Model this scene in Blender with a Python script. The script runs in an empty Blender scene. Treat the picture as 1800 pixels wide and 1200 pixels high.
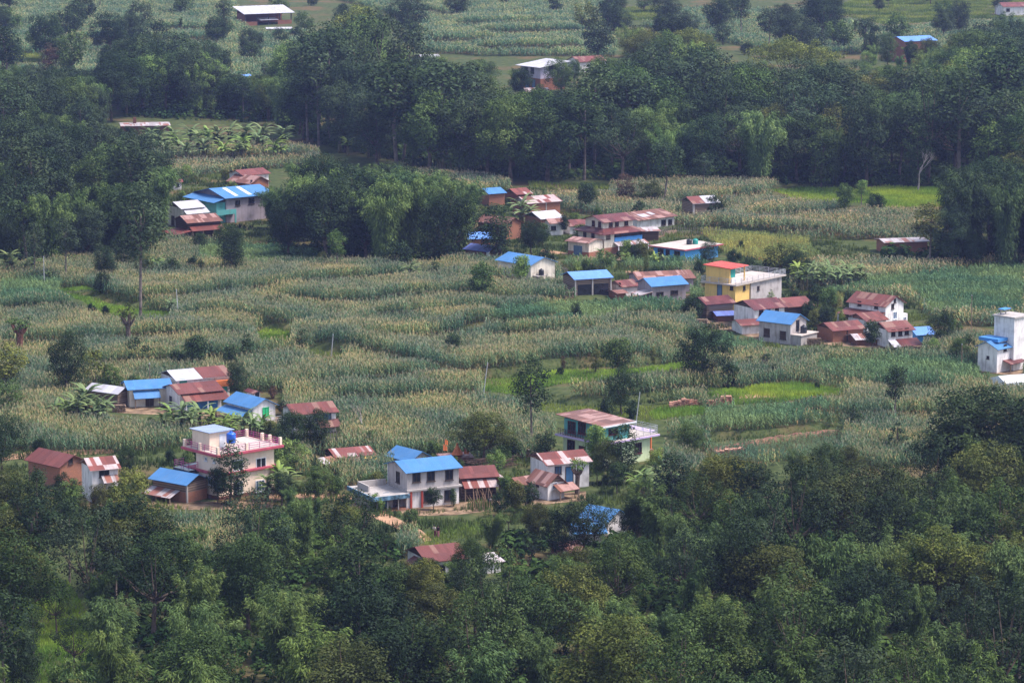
import bpy, math, random
import numpy as np
from mathutils import Vector, Matrix
R = math.radians
random.seed(7); rng = np.random.default_rng(11)
SC = bpy.context.scene
COL = SC.collection

# ------------------------------------------------------------------ camera and projection
CAM_H, PITCH, HFOV = 97.0, R(9.77), R(16.8)
F = 900.0/math.tan(HFOV/2)
cd = bpy.data.cameras.new('camera'); cam = bpy.data.objects.new('camera', cd); COL.objects.link(cam)
cam.location = (0, 0, CAM_H); cam.rotation_euler = (math.pi/2-PITCH, 0, 0)
cd.sensor_width = 36; cd.angle = HFOV; cd.clip_start = 1; cd.clip_end = 30000
SC.camera = cam
CP, SP = math.cos(PITCH), math.sin(PITCH)

def flat(px, py, z=0.0):
    """photo pixel (1800 wide) -> point of the plane at height z"""
    a = (np.asarray(px, float)-900)/F; b = (600-np.asarray(py, float))/F
    dy = CP + b*SP; dz = -SP + b*CP
    t = (z-CAM_H)/dz
    return a*t, dy*t
def pix(x, y, z):
    x = np.asarray(x, float); y = np.asarray(y, float); z = np.asarray(z, float)-CAM_H
    d = y*CP - z*SP; v = y*SP + z*CP
    return 900+F*x/d, 600-F*v/d
def scale_at(y):                       # pixels per metre at ground distance y
    return F/(y*CP+CAM_H*SP)
def cosp(y): return y/math.hypot(y, CAM_H)

# field boundaries, left to right, the lower field is in front: small terrace steps
STEPS = [
 (1.05, [(-20,552),(60,551),(120,549),(190,546)]),
 (1.05, [(110,512),(180,528),(245,538),(330,530),(420,523),(480,517),(560,510),(640,504),(730,494)]),
 (1.05, [(470,530),(530,540),(594,546),(650,545),(733,536),(872,531)]),
 (0.94, [(300,566),(400,562),(455,573),(503,579),(560,574)]),
 (0.94, [(640,566),(719,570),(817,561),(900,556)]),
 (0.94, [(790,590),(883,583),(1003,566)]),
 (1.29, [(530,605),(617,622),(678,637),(753,658),(817,666),(860,664),(911,658),(967,647),(1039,644),(1120,640),(1185,636)]),
 (0.82, [(620,610),(705,609),(789,599),(872,589)]),
 (1.05, [(-20,614),(60,612),(200,609),(330,604),(440,600),(460,592)]),
 (0.94, [(120,655),(200,650),(428,640),(442,636),(517,628),(545,618)]),
 (0.70, [(500,690),(642,681),(747,673),(800,668)]),
 (0.70, [(560,714),(650,711),(760,705),(900,697)]),
 (1.05, [(790,508),(880,507),(978,507),(1000,505)]),
 (1.05, [(790,534),(897,542),(994,541),(1094,534)]),
 (0.94, [(830,604),(967,600),(1067,589)]),
 (1.05, [(1080,568),(1161,568),(1228,561)]),
 (1.05, [(1085,584),(1106,592),(1183,606),(1230,606)]),
 (1.05, [(940,694),(964,698),(1022,709),(1078,709),(1133,704),(1244,692),(1270,686)]),
 (0.82, [(1170,758),(1240,768),(1340,767),(1420,759),(1475,745)]),
 (0.82, [(1380,728),(1440,738),(1510,743),(1670,743),(1740,738)]),
 (0.82, [(1420,668),(1560,692),(1700,693)]),
 (0.94, [(1230,402),(1330,412),(1420,416),(1500,420)]),
 (0.94, [(1160,364),(1260,360),(1345,349),(1400,346)]),
 (0.94, [(1300,388),(1450,386),(1560,372)]),
 (1.0, [(-20,152),(40,150),(120,148),(210,145)]),
 (1.2, [(-20,49),(70,47),(72,46)]),
 (1.2, [(100,78),(130,76),(250,74),(400,75)]),
 (1.2, [(140,60),(260,58),(420,60)]),
 (1.2, [(740,80),(870,78),(880,74)]),
 (1.2, [(790,50),(960,46),(980,43)]),
 (1.2, [(830,66),(1020,62),(1030,58)]),
 (1.2, [(700,25),(790,27),(800,24)]),
 (1.2, [(830,92),(960,90),(1030,86)]),
 (0.94, [(240,288),(320,286),(430,284),(560,280)]),
 (0.82, [(640,330),(760,338),(860,350)]),
]
_ST = []
for h, pts in STEPS:
    X, Y = flat([p[0] for p in pts], [p[1] for p in pts])
    _ST.append((h, X, Y))
def zt(x, y):
    x = np.asarray(x, float); y = np.asarray(y, float)
    z = 0.25*np.sin(x*0.031+1.3)*np.sin(y*0.023)+0.12*np.sin(x*0.11+y*0.07)
    for h, X, Y in _ST:
        yk = np.interp(x, X, Y)
        w = np.clip((x-X[0])/5, 0, 1)*np.clip((X[-1]-x)/5, 0, 1)
        L = 24 if Y.mean() < 800 else 45
        d = y-yk
        z = z + h*w*np.where(d < 0, 0, np.where(d < .8, d/.8, np.clip(1-(d-.8)/L, 0, 1)))
    return z
def gap(x, y, wid):
    """True in the strip in front of a boundary (no crop there)"""
    m = np.zeros(len(x), bool)
    for h, X, Y in _ST:
        yk = np.interp(x, X, Y)
        d = yk-y
        far = 1.0 if Y.mean() < 800 else 2.2
        m |= (x > X[0]+2) & (x < X[-1]-2) & (d > -0.7) & (d < wid*far)
    return m
def ground(px, py):
    z = 0.0
    for _ in range(6):
        x, y = flat(px, py, z); z = float(zt(x, y))
    return float(x), float(y), z

# ------------------------------------------------------------------ properties
def tag(o, label=None, cat=None, group=None, kind=None):
    if label: o['label'] = label
    if cat: o['category'] = cat
    if group: o['group'] = group
    if kind: o['kind'] = kind
    return o
def empty(name, loc, rz=0, label=None, cat=None, group=None):
    o = bpy.data.objects.new(name, None); COL.objects.link(o)
    o.location = loc; o.rotation_euler = (0, 0, rz); o.empty_display_size = .3
    return tag(o, label, cat, group)

# ------------------------------------------------------------------ materials
MATS = {}
def newmat(name):
    m = bpy.data.materials.new(name); m.use_nodes = True
    nt = m.node_tree; nt.nodes.clear()
    return m, nt, nt.nodes, nt.links
def N(nt, t, **k):
    n = nt.nodes.new(t)
    for a, v in k.items():
        if a.startswith('i_'):
            key = a[2:]; key = int(key) if key.isdigit() else key
            n.inputs[key].default_value = v
        else: setattr(n, a, v)
    return n
def c4(c): return (c[0], c[1], c[2], 1)
def mixc(nt, fac, a, b, mode='MIX'):
    n = nt.nodes.new('ShaderNodeMix'); n.data_type = 'RGBA'; n.blend_type = mode
    for i, v in ((0, fac), (6, a), (7, b)):
        if hasattr(v, 'is_linked') or hasattr(v, 'links'): nt.links.new(v, n.inputs[i])
        else: n.inputs[i].default_value = v if i == 0 else c4(v)
    return n.outputs[2]
def ramp(nt, fac, stops):
    n = nt.nodes.new('ShaderNodeValToRGB')
    while len(n.color_ramp.elements) < len(stops): n.color_ramp.elements.new(.5)
    for e, (p, c) in zip(n.color_ramp.elements, stops):
        e.position = p; e.color = c4(c) if hasattr(c, '__len__') else (c, c, c, 1)
    nt.links.new(fac, n.inputs[0]); return n.outputs[0]
def math_(nt, op, a, b=0.0):
    n = nt.nodes.new('ShaderNodeMath'); n.operation = op
    for i, v in ((0, a), (1, b)):
        if hasattr(v, 'links'): nt.links.new(v, n.inputs[i])
        else: n.inputs[i].default_value = v
    return n.outputs[0]
def noise(nt, vec, sc, detail=3, rough=.55):
    n = N(nt, 'ShaderNodeTexNoise'); n.inputs['Scale'].default_value = sc
    n.inputs['Detail'].default_value = detail; n.inputs['Roughness'].default_value = rough
    if vec is not None: nt.links.new(vec, n.inputs['Vector'])
    return n.outputs['Fac']
def finish(nt, col, rough=.85, spec=.2, metal=0, bump=None):
    b = N(nt, 'ShaderNodeBsdfPrincipled'); o = N(nt, 'ShaderNodeOutputMaterial')
    if hasattr(col, 'links'): nt.links.new(col, b.inputs['Base Color'])
    else: b.inputs['Base Color'].default_value = c4(col)
    b.inputs['Roughness'].default_value = rough; b.inputs['Specular IOR Level'].default_value = spec
    b.inputs['Metallic'].default_value = metal
    if bump is not None:
        bn = N(nt, 'ShaderNodeBump'); bn.inputs['Strength'].default_value = .5; bn.inputs['Distance'].default_value = .04
        nt.links.new(bump, bn.inputs['Height']); nt.links.new(bn.outputs[0], b.inputs['Normal'])
    nt.links.new(b.outputs[0], o.inputs[0])

def plain(name, c, rough=.7, spec=.3, var=.12, sc=1.5):
    if name in MATS: return MATS[name]
    m, nt, ns, ln = newmat(name)
    tc = N(nt, 'ShaderNodeTexCoord')
    f = noise(nt, tc.outputs['Object'], sc, 4)
    lo = [max(0, v*(1-var*1.6)) for v in c]; hi = [min(1, v*(1+var)) for v in c]
    finish(nt, ramp(nt, f, [(.3, lo), (.7, hi)]), rough, spec)
    MATS[name] = m; return m
def plaster(name, c, dirt=.35, dc=(.16, .13, .11)):
    """painted or lime-washed wall with rain streaks and a stained foot"""
    if name in MATS: return MATS[name]
    m, nt, ns, ln = newmat(name)
    tc = N(nt, 'ShaderNodeTexCoord')
    mp = N(nt, 'ShaderNodeMapping'); mp.inputs['Scale'].default_value = (1.6, 1.6, .25)
    ln.new(tc.outputs['Object'], mp.inputs[0])
    st = noise(nt, mp.outputs[0], 1.4, 5, .65)
    bl = noise(nt, tc.outputs['Object'], .55, 5, .6)
    sep = N(nt, 'ShaderNodeSeparateXYZ'); ln.new(tc.outputs['Object'], sep.inputs[0])
    f1 = ramp(nt, st, [(.5, 0.0), (.72, 1.0)]); f2 = ramp(nt, bl, [(.48, 0.0), (.75, 1.0)])
    f = math_(nt, 'MULTIPLY', math_(nt, 'ADD', f1, f2), dirt*.75)
    low = math_(nt, 'MULTIPLY', ramp(nt, math_(nt, 'ADD', sep.outputs[2], math_(nt, 'MULTIPLY', bl, 1.6)), [(.5, 1.0), (1.9, 0.0)]), .55)
    c2 = mixc(nt, f, c, dc)
    c3 = mixc(nt, low, c2, (.22, .13, .09))
    finish(nt, c3, .9, .15)
    MATS[name] = m; return m
def brick(name, c=(.36, .12, .06), c2=(.24, .085, .05), mortar=(.3, .2, .15)):
    if name in MATS: return MATS[name]
    m, nt, ns, ln = newmat(name)
    tc = N(nt, 'ShaderNodeTexCoord')
    mp = N(nt, 'ShaderNodeMapping'); mp.inputs['Rotation'].default_value = (R(90), 0, R(0))
    cx = N(nt, 'ShaderNodeSeparateXYZ'); ln.new(tc.outputs['Object'], cx.inputs[0])
    cb = N(nt, 'ShaderNodeCombineXYZ'); ln.new(math_(nt, 'ADD', cx.outputs[0], cx.outputs[1]), cb.inputs[0]); ln.new(cx.outputs[2], cb.inputs[1])
    b = N(nt, 'ShaderNodeTexBrick'); ln.new(cb.outputs[0], b.inputs['Vector'])
    b.inputs['Scale'].default_value = 2.2; b.inputs['Mortar Size'].default_value = .03
    b.inputs['Color1'].default_value = c4(c); b.inputs['Color2'].default_value = c4(c2); b.inputs['Mortar'].default_value = c4(mortar)
    f = noise(nt, tc.outputs['Object'], .8, 4)
    col = mixc(nt, ramp(nt, f, [(.4, 0.0), (.8, .6)]), b.outputs['Color'], (.2, .11, .08))
    finish(nt, col, .9, .1); MATS[name] = m; return m
def planks(name, a=(.14, .09, .065), b=(.3, .22, .17), pitch=3.2):
    if name in MATS: return MATS[name]
    m, nt, ns, ln = newmat(name)
    tc = N(nt, 'ShaderNodeTexCoord'); sep = N(nt, 'ShaderNodeSeparateXYZ'); ln.new(tc.outputs['Object'], sep.inputs[0])
    zz = math_(nt, 'MULTIPLY', sep.outputs[2], pitch)
    wn = N(nt, 'ShaderNodeTexWhiteNoise', noise_dimensions='1D'); ln.new(math_(nt, 'FLOOR', zz), wn.inputs['W'])
    gapf = ramp(nt, math_(nt, 'FRACT', zz), [(.0, 0.0), (.12, 1.0), (.8, 1.0), (.92, 0.0)])
    mp = N(nt, 'ShaderNodeMapping'); mp.inputs['Scale'].default_value = (.5, .5, 8); ln.new(tc.outputs['Object'], mp.inputs[0])
    g = noise(nt, mp.outputs[0], 2, 4)
    col = mixc(nt, math_(nt, 'MULTIPLY', math_(nt, 'ADD', wn.outputs[0], g), .5), a, b)
    col = mixc(nt, gapf, (.02, .016, .014), col)
    finish(nt, col, .9, .1); MATS[name] = m; return m
def sheet(name, main, alt=None, share=.0, rust=.25, rough=.5, streak=(.12, .04, .025), lines=.6, vary=1.0, fade=None):
    """corrugated sheet roof: UV x runs along the ridge in metres, y down the slope"""
    if name in MATS: return MATS[name]
    m, nt, ns, ln = newmat(name)
    uv = N(nt, 'ShaderNodeUVMap'); sep = N(nt, 'ShaderNodeSeparateXYZ'); ln.new(uv.outputs[0], sep.inputs[0])
    oi = N(nt, 'ShaderNodeObjectInfo')
    wob = N(nt, 'ShaderNodeTexNoise', noise_dimensions='1D'); wob.inputs['Scale'].default_value = .45; ln.new(math_(nt, 'ADD', sep.outputs[0], math_(nt, 'MULTIPLY', oi.outputs['Random'], 31)), wob.inputs['W'])
    u = math_(nt, 'ADD', math_(nt, 'DIVIDE', sep.outputs[0], .82), math_(nt, 'MULTIPLY', wob.outputs['Fac'], 3.0))
    row = math_(nt, 'FLOOR', math_(nt, 'DIVIDE', sep.outputs[1], 1.9))
    uo = math_(nt, 'ADD', math_(nt, 'ADD', math_(nt, 'FLOOR', u), math_(nt, 'MULTIPLY', row, 41.7)), math_(nt, 'MULTIPLY', oi.outputs['Random'], 97))
    wn = N(nt, 'ShaderNodeTexWhiteNoise', noise_dimensions='1D'); ln.new(uo, wn.inputs['W'])
    wn2 = N(nt, 'ShaderNodeTexWhiteNoise', noise_dimensions='1D'); ln.new(math_(nt, 'ADD', uo, 13.3), wn2.inputs['W'])
    d = [v*(1-.28*vary) for v in main]; l = [min(1, v*(1+.25*vary)) for v in main]
    col = mixc(nt, wn2.outputs[0], d, l)
    if alt is not None:
        th = 1-share
        sel = ramp(nt, wn.outputs[0], [(max(0, th-.01), 0.0), (min(1, th+.01), 1.0)])
        col = mixc(nt, sel, col, alt)
    mp = N(nt, 'ShaderNodeMapping'); mp.inputs['Scale'].default_value = (1.6, .35, 1); ln.new(uv.outputs[0], mp.inputs[0])
    mpo = N(nt, 'ShaderNodeCombineXYZ'); ln.new(math_(nt, 'MULTIPLY', oi.outputs['Random'], 53), mpo.inputs[0]); ln.new(mpo.outputs[0], mp.inputs['Location'])
    r = noise(nt, mp.outputs[0], 1.1, 5, .65)
    col = mixc(nt, math_(nt, 'MULTIPLY', ramp(nt, r, [(.5, 0.0), (.68, 1.0)]), rust), col, streak)
    big = noise(nt, uv.outputs[0], .38, 4, .6)
    col = mixc(nt, math_(nt, 'MULTIPLY', ramp(nt, big, [(.42, 0.0), (.7, 1.0)]), .35), col, fade or [min(1, v*.75+.035) for v in main])
    edge = ramp(nt, math_(nt, 'FRACT', u), [(.0, 1.0), (.07, 0.0), (.93, 0.0), (1, 1.0)])
    col = mixc(nt, math_(nt, 'MULTIPLY', edge, .45*lines), col, [v*.4 for v in main])
    w = N(nt, 'ShaderNodeTexWave', wave_type='BANDS', bands_direction='X'); ln.new(uv.outputs[0], w.inputs['Vector'])
    w.inputs['Scale'].default_value = 2.2
    finish(nt, col, rough, .3, 0, w.outputs['Fac']); MATS[name] = m; return m

def foliage(name='foliage', trans=.14):
    """leaf colour = object colour x the per-leaf value stored on the mesh"""
    m, nt, ns, ln = newmat(name)
    oi = N(nt, 'ShaderNodeObjectInfo')
    at = N(nt, 'ShaderNodeAttribute', attribute_name='leaf')
    v = math_(nt, 'ADD', math_(nt, 'MULTIPLY', at.outputs['Fac'], 1.3), .38)
    hs = N(nt, 'ShaderNodeHueSaturation'); ln.new(oi.outputs['Color'], hs.inputs['Color']); ln.new(v, hs.inputs['Value']); hs.inputs['Saturation'].default_value = 1.0
    ln.new(math_(nt, 'ADD', math_(nt, 'MULTIPLY', at.outputs['Fac'], -.05), .512), hs.inputs['Hue'])
    d = N(nt, 'ShaderNodeBsdfDiffuse'); t = N(nt, 'ShaderNodeBsdfTranslucent'); g = N(nt, 'ShaderNodeBsdfGlossy')
    g.inputs['Roughness'].default_value = .55
    g.inputs['Color'].default_value = (.8, .85, .9, 1)
    ln.new(hs.outputs[0], d.inputs[0]); ln.new(hs.outputs[0], t.inputs[0])
    mx = N(nt, 'ShaderNodeMixShader'); mx.inputs[0].default_value = trans
    ln.new(d.outputs[0], mx.inputs[1]); ln.new(t.outputs[0], mx.inputs[2])
    m2 = N(nt, 'ShaderNodeMixShader'); m2.inputs[0].default_value = .008
    ln.new(mx.outputs[0], m2.inputs[1]); ln.new(g.outputs[0], m2.inputs[2])
    o = N(nt, 'ShaderNodeOutputMaterial'); ln.new(m2.outputs[0], o.inputs[0])
    MATS[name] = m; return m
def vcol(name, attr='tint', trans=.2):
    m, nt, ns, ln = newmat(name)
    at = N(nt, 'ShaderNodeAttribute', attribute_name=attr)
    d = N(nt, 'ShaderNodeBsdfDiffuse'); t = N(nt, 'ShaderNodeBsdfTranslucent')
    ln.new(at.outputs['Color'], d.inputs[0]); ln.new(at.outputs['Color'], t.inputs[0])
    mx = N(nt, 'ShaderNodeMixShader'); mx.inputs[0].default_value = trans
    ln.new(d.outputs[0], mx.inputs[1]); ln.new(t.outputs[0], mx.inputs[2])
    o = N(nt, 'ShaderNodeOutputMaterial'); ln.new(mx.outputs[0], o.inputs[0])
    MATS[name] = m; return m
FOL = foliage(); CROP = vcol('crop_leaf')

# ------------------------------------------------------------------ mesh helpers
class MB:
    def __init__(s): s.v = []; s.f = []; s.uv = []
    def face(s, pts, uv=None):
        i = len(s.v); s.v += [tuple(p) for p in pts]; s.f.append(tuple(range(i, i+len(pts))))
        s.uv += uv if uv else [(p[0]+p[1], p[2]) for p in pts]
        return s
    def box(s, x0, x1, y0, y1, z0, z1):
        P = [(x0,y0,z0),(x1,y0,z0),(x1,y1,z0),(x0,y1,z0),(x0,y0,z1),(x1,y0,z1),(x1,y1,z1),(x0,y1,z1)]
        for q in ((0,3,2,1),(4,5,6,7),(0,1,5,4),(1,2,6,5),(2,3,7,6),(3,0,4,7)): s.face([P[k] for k in q])
        return s
    def hexa(s, P):                          # 8 points, bottom ring then top ring
        for q in ((0,3,2,1),(4,5,6,7),(0,1,5,4),(1,2,6,5),(2,3,7,6),(3,0,4,7)): s.face([P[k] for k in q])
        return s
    def slab(s, a, b, c, d, th, along):
        """sheet a-b (ridge/top edge) to d-c (lower edge), thickness th downwards; u along a->b, v down"""
        a, b, c, d = map(Vector, (a, b, c, d)); n = Vector((0, 0, -th))
        L = (b-a).length; Wd = (d-a).length
        s.face([a, d, c, b], [(along, 0), (along, Wd), (along+L, Wd), (along+L, 0)])
        s.face([a+n, b+n, c+n, d+n], [(0, 0), (L, 0), (L, Wd), (0, Wd)])
        for p, q in ((a, b), (b, c), (c, d), (d, a)): s.face([p, q, q+n, p+n], [(along, 0), (along+.3, 0), (along+.3, .1), (along, .1)])
        return s
    def tube(s, pts, radii, n=6, cap=True):
        pts = [Vector(p) for p in pts]; rings = []
        for i, p in enumerate(pts):
            t = (pts[min(i+1, len(pts)-1)]-pts[max(i-1, 0)]).normalized()
            a = t.orthogonal().normalized() if abs(t.z) < .95 else Vector((1, 0, 0)); b = t.cross(a).normalized(); a = b.cross(t)
            r = radii[i] if hasattr(radii, '__len__') else radii
            rings.append([p+a*math.cos(k*2*math.pi/n)*r+b*math.sin(k*2*math.pi/n)*r for k in range(n)])
        base = len(s.v)
        for rg in rings: s.v += [tuple(q) for q in rg]
        for i in range(len(rings)-1):
            for k in range(n):
                q = (base+i*n+k, base+i*n+(k+1) % n, base+(i+1)*n+(k+1) % n, base+(i+1)*n+k)
                s.f.append(q); s.uv += [(s.v[j][0]+s.v[j][1], s.v[j][2]) for j in q]
        if cap:
            for q in (tuple(base+k for k in range(n))[::-1], tuple(base+(len(rings)-1)*n+k for k in range(n))):
                s.f.append(q); s.uv += [(s.v[j][0]+s.v[j][1], s.v[j][2]) for j in q]
        return s
    def lathe(s, prof, cx=0, cy=0, n=14):
        base = len(s.v)
        for r, z in prof:
            for k in range(n): s.v.append((cx+r*math.cos(k*2*math.pi/n), cy+r*math.sin(k*2*math.pi/n), z))
        for i in range(len(prof)-1):
            for k in range(n):
                q = (base+i*n+k, base+i*n+(k+1) % n, base+(i+1)*n+(k+1) % n, base+(i+1)*n+k)
                s.f.append(q); s.uv += [(0, 0)]*4
        for q in (tuple(base+k for k in range(n))[::-1], tuple(base+(len(prof)-1)*n+k for k in range(n))):
            s.f.append(q); s.uv += [(0, 0)]*n
        return s
    def mesh(s, name, mat, smooth=False):
        me = bpy.data.meshes.new(name); me.from_pydata(s.v, [], s.f); me.materials.append(mat)
        ul = me.uv_layers.new(name='UVMap'); ul.data.foreach_set('uv', np.array(s.uv, dtype=np.float32).ravel())
        if smooth: me.polygons.foreach_set('use_smooth', [True]*len(me.polygons))
        me.update(); return me
    def obj(s, name, mat, parent=None, smooth=False):
        o = bpy.data.objects.new(name, s.mesh(name, mat, smooth)); COL.objects.link(o)
        if parent is not None: o.parent = parent
        return o

def npmesh(name, V, Q, mat, attrs=None, colors=None):
    """V (n,3), Q (m,4) quads"""
    me = bpy.data.meshes.new(name)
    me.vertices.add(len(V)); me.vertices.foreach_set('co', V.astype(np.float32).ravel())
    me.loops.add(Q.size); me.loops.foreach_set('vertex_index', Q.astype(np.int32).ravel())
    me.polygons.add(len(Q)); me.polygons.foreach_set('loop_start', np.arange(0, Q.size, 4, dtype=np.int32))
    me.materials.append(mat)
    if attrs is not None:
        for k, a in attrs.items():
            at = me.attributes.new(k, 'FLOAT', 'POINT'); at.data.foreach_set('value', a.astype(np.float32))
    if colors is not None:
        at = me.attributes.new('tint', 'FLOAT_COLOR', 'POINT')
        at.data.foreach_set('color', np.concatenate([colors, np.ones((len(colors), 1))], 1).astype(np.float32).ravel())
    me.update(calc_edges=True); me.validate()
    return me
def linkmesh(name, me, parent=None):
    o = bpy.data.objects.new(name, me); COL.objects.link(o)
    if parent is not None: o.parent = parent
    return o
def in_poly(px, py, poly):
    P = np.array(poly, float); r = np.zeros(len(px), bool); j = len(P)-1
    for i in range(len(P)):
        xi, yi = P[i]; xj, yj = P[j]
        c = ((yi > py) != (yj > py)) & (px < (xj-xi)*(py-yi)/(yj-yi+1e-9)+xi)
        r ^= c; j = i
    return r
# ------------------------------------------------------------------ materials of the village
BLUE = sheet('blue sheet', (.055, .18, .40), rust=.3, rough=.5, streak=(.10, .15, .25), fade=(.13, .25, .42), lines=.2, vary=.3)
BLUE_OLD = sheet('faded blue sheet', (.11, .15, .40), rust=.45, rough=.5, streak=(.2, .15, .25), lines=.5)
BLUE_GR = sheet('grey blue sheet', (.26, .32, .46), rust=.2, rough=.5, streak=(.3, .3, .35), lines=.3, vary=.4)
BLUE_LT = sheet('pale blue sheet', (.12, .26, .60), rust=.1, rough=.5, streak=(.2, .25, .4), lines=.3, vary=.3)
RED = sheet('red oxide sheet', (.155, .043, .034), (.24, .12, .09), .12, rust=.3, streak=(.1, .03, .025))
RUST = sheet('rusty striped sheet', (.19, .052, .040), (.46, .36, .35), .42, rust=.5)
RUST2 = sheet('rusty sheet', (.175, .07, .048), (.36, .20, .17), .3, rust=.5, streak=(.1, .035, .025))
BROWN = sheet('brown sheet', (.115, .028, .028), (.25, .12, .1), .12, rust=.45, streak=(.05, .018, .018))
TIN = sheet('bare tin sheet', (.44, .42, .46), (.52, .50, .54), .35, vary=.45, rust=.3, streak=(.32, .22, .2), rough=.45, lines=.5)
TINRUST = sheet('rust stained tin sheet', (.42, .37, .38), (.26, .09, .06), .28, rust=.7, streak=(.2, .09, .06))
WHITE = plaster('white plaster', (.74, .69, .68), .6)
WHITE2 = plaster('cream plaster', (.68, .60, .50), .65)
PINK = plaster('pale peach paint', (.82, .64, .50), .25)
GREYP = plaster('grey cement render', (.44, .39, .38), .8)
GREYV = plaster('violet grey cement', (.33, .28, .31), .7)
YELLOW = plaster('yellow paint', (.76, .49, .16), .4)
MINT = plaster('pale green paint', (.60, .68, .42), .4)
TEALW = plaster('turquoise paint', (.10, .34, .33), .5)
SKYB = plaster('sky blue paint', (.12, .43, .85), .25)
BRICK = brick('orange brick'); BRICKD = brick('dark brick', (.20, .07, .045), (.15, .055, .04), (.16, .1, .08))
WOOD = planks('weathered planks'); WOODD = planks('dark planks', (.06, .035, .028), (.13, .085, .065), 2.6)
MUD = plaster('red mud wall', (.27, .115, .07), .5, (.12, .06, .045))
GLASS = plain('dark opening', (.016, .018, .026), .25, .5, .3)  # near-black for panes; also painted as shade in the bays and gallery
GLASSB = plain('blue grey glass', (.08, .13, .22), .2, .5, .25)
FRW = plain('white frame', (.72, .72, .76), .5); FRB = plain('maroon frame', (.085, .018, .018), .6); FRD = plain('brown frame', (.06, .04, .035), .7)
FRBL = plain('blue frame', (.05, .14, .28), .6)
MAG = plain('magenta paint', (.42, .06, .22), .5); BAND = plain('crimson band', (.42, .075, .11), .7); ORANGE = plain('orange paint', (.60, .17, .06), .7)
LILAC = plain('lilac edge', (.50, .38, .58), .8); CONC = plaster('bare concrete', (.40, .36, .34), .6)
CONCL = plaster('pale concrete roof', (.47, .40, .36), .5)  # pinkish grey concrete of the roof decks and slabs
STEEL = plain('galvanised steel', (.42, .42, .45), .4, .5); TIMBER = plain('timber pole', (.20, .14, .1), .9)
BLUEP = plain('blue painted board', (.06, .24, .55), .6); GREENP = plain('green painted board', (.03, .42, .16), .5); TEALP = plain('teal painted board', (.03, .30, .26), .6)
REDP = plain('red painted post', (.38, .06, .035), .7); DOORB = plain('blue grey door', (.10, .17, .26), .6)
TANKB = plain('blue plastic', (.02, .12, .55), .35, .5, .05); TANKK = plain('black plastic', (.018, .02, .026), .4, .5, .1); TANKG = plain('green plastic', (.02, .28, .24), .4, .5, .05)
YELT = sheet('yellow sheet', (.65, .42, .10), rust=.3)

HOUSES = []                                  # footprints that crops and trees keep out of
def poly_foot(h): HOUSES.append(h)

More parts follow.
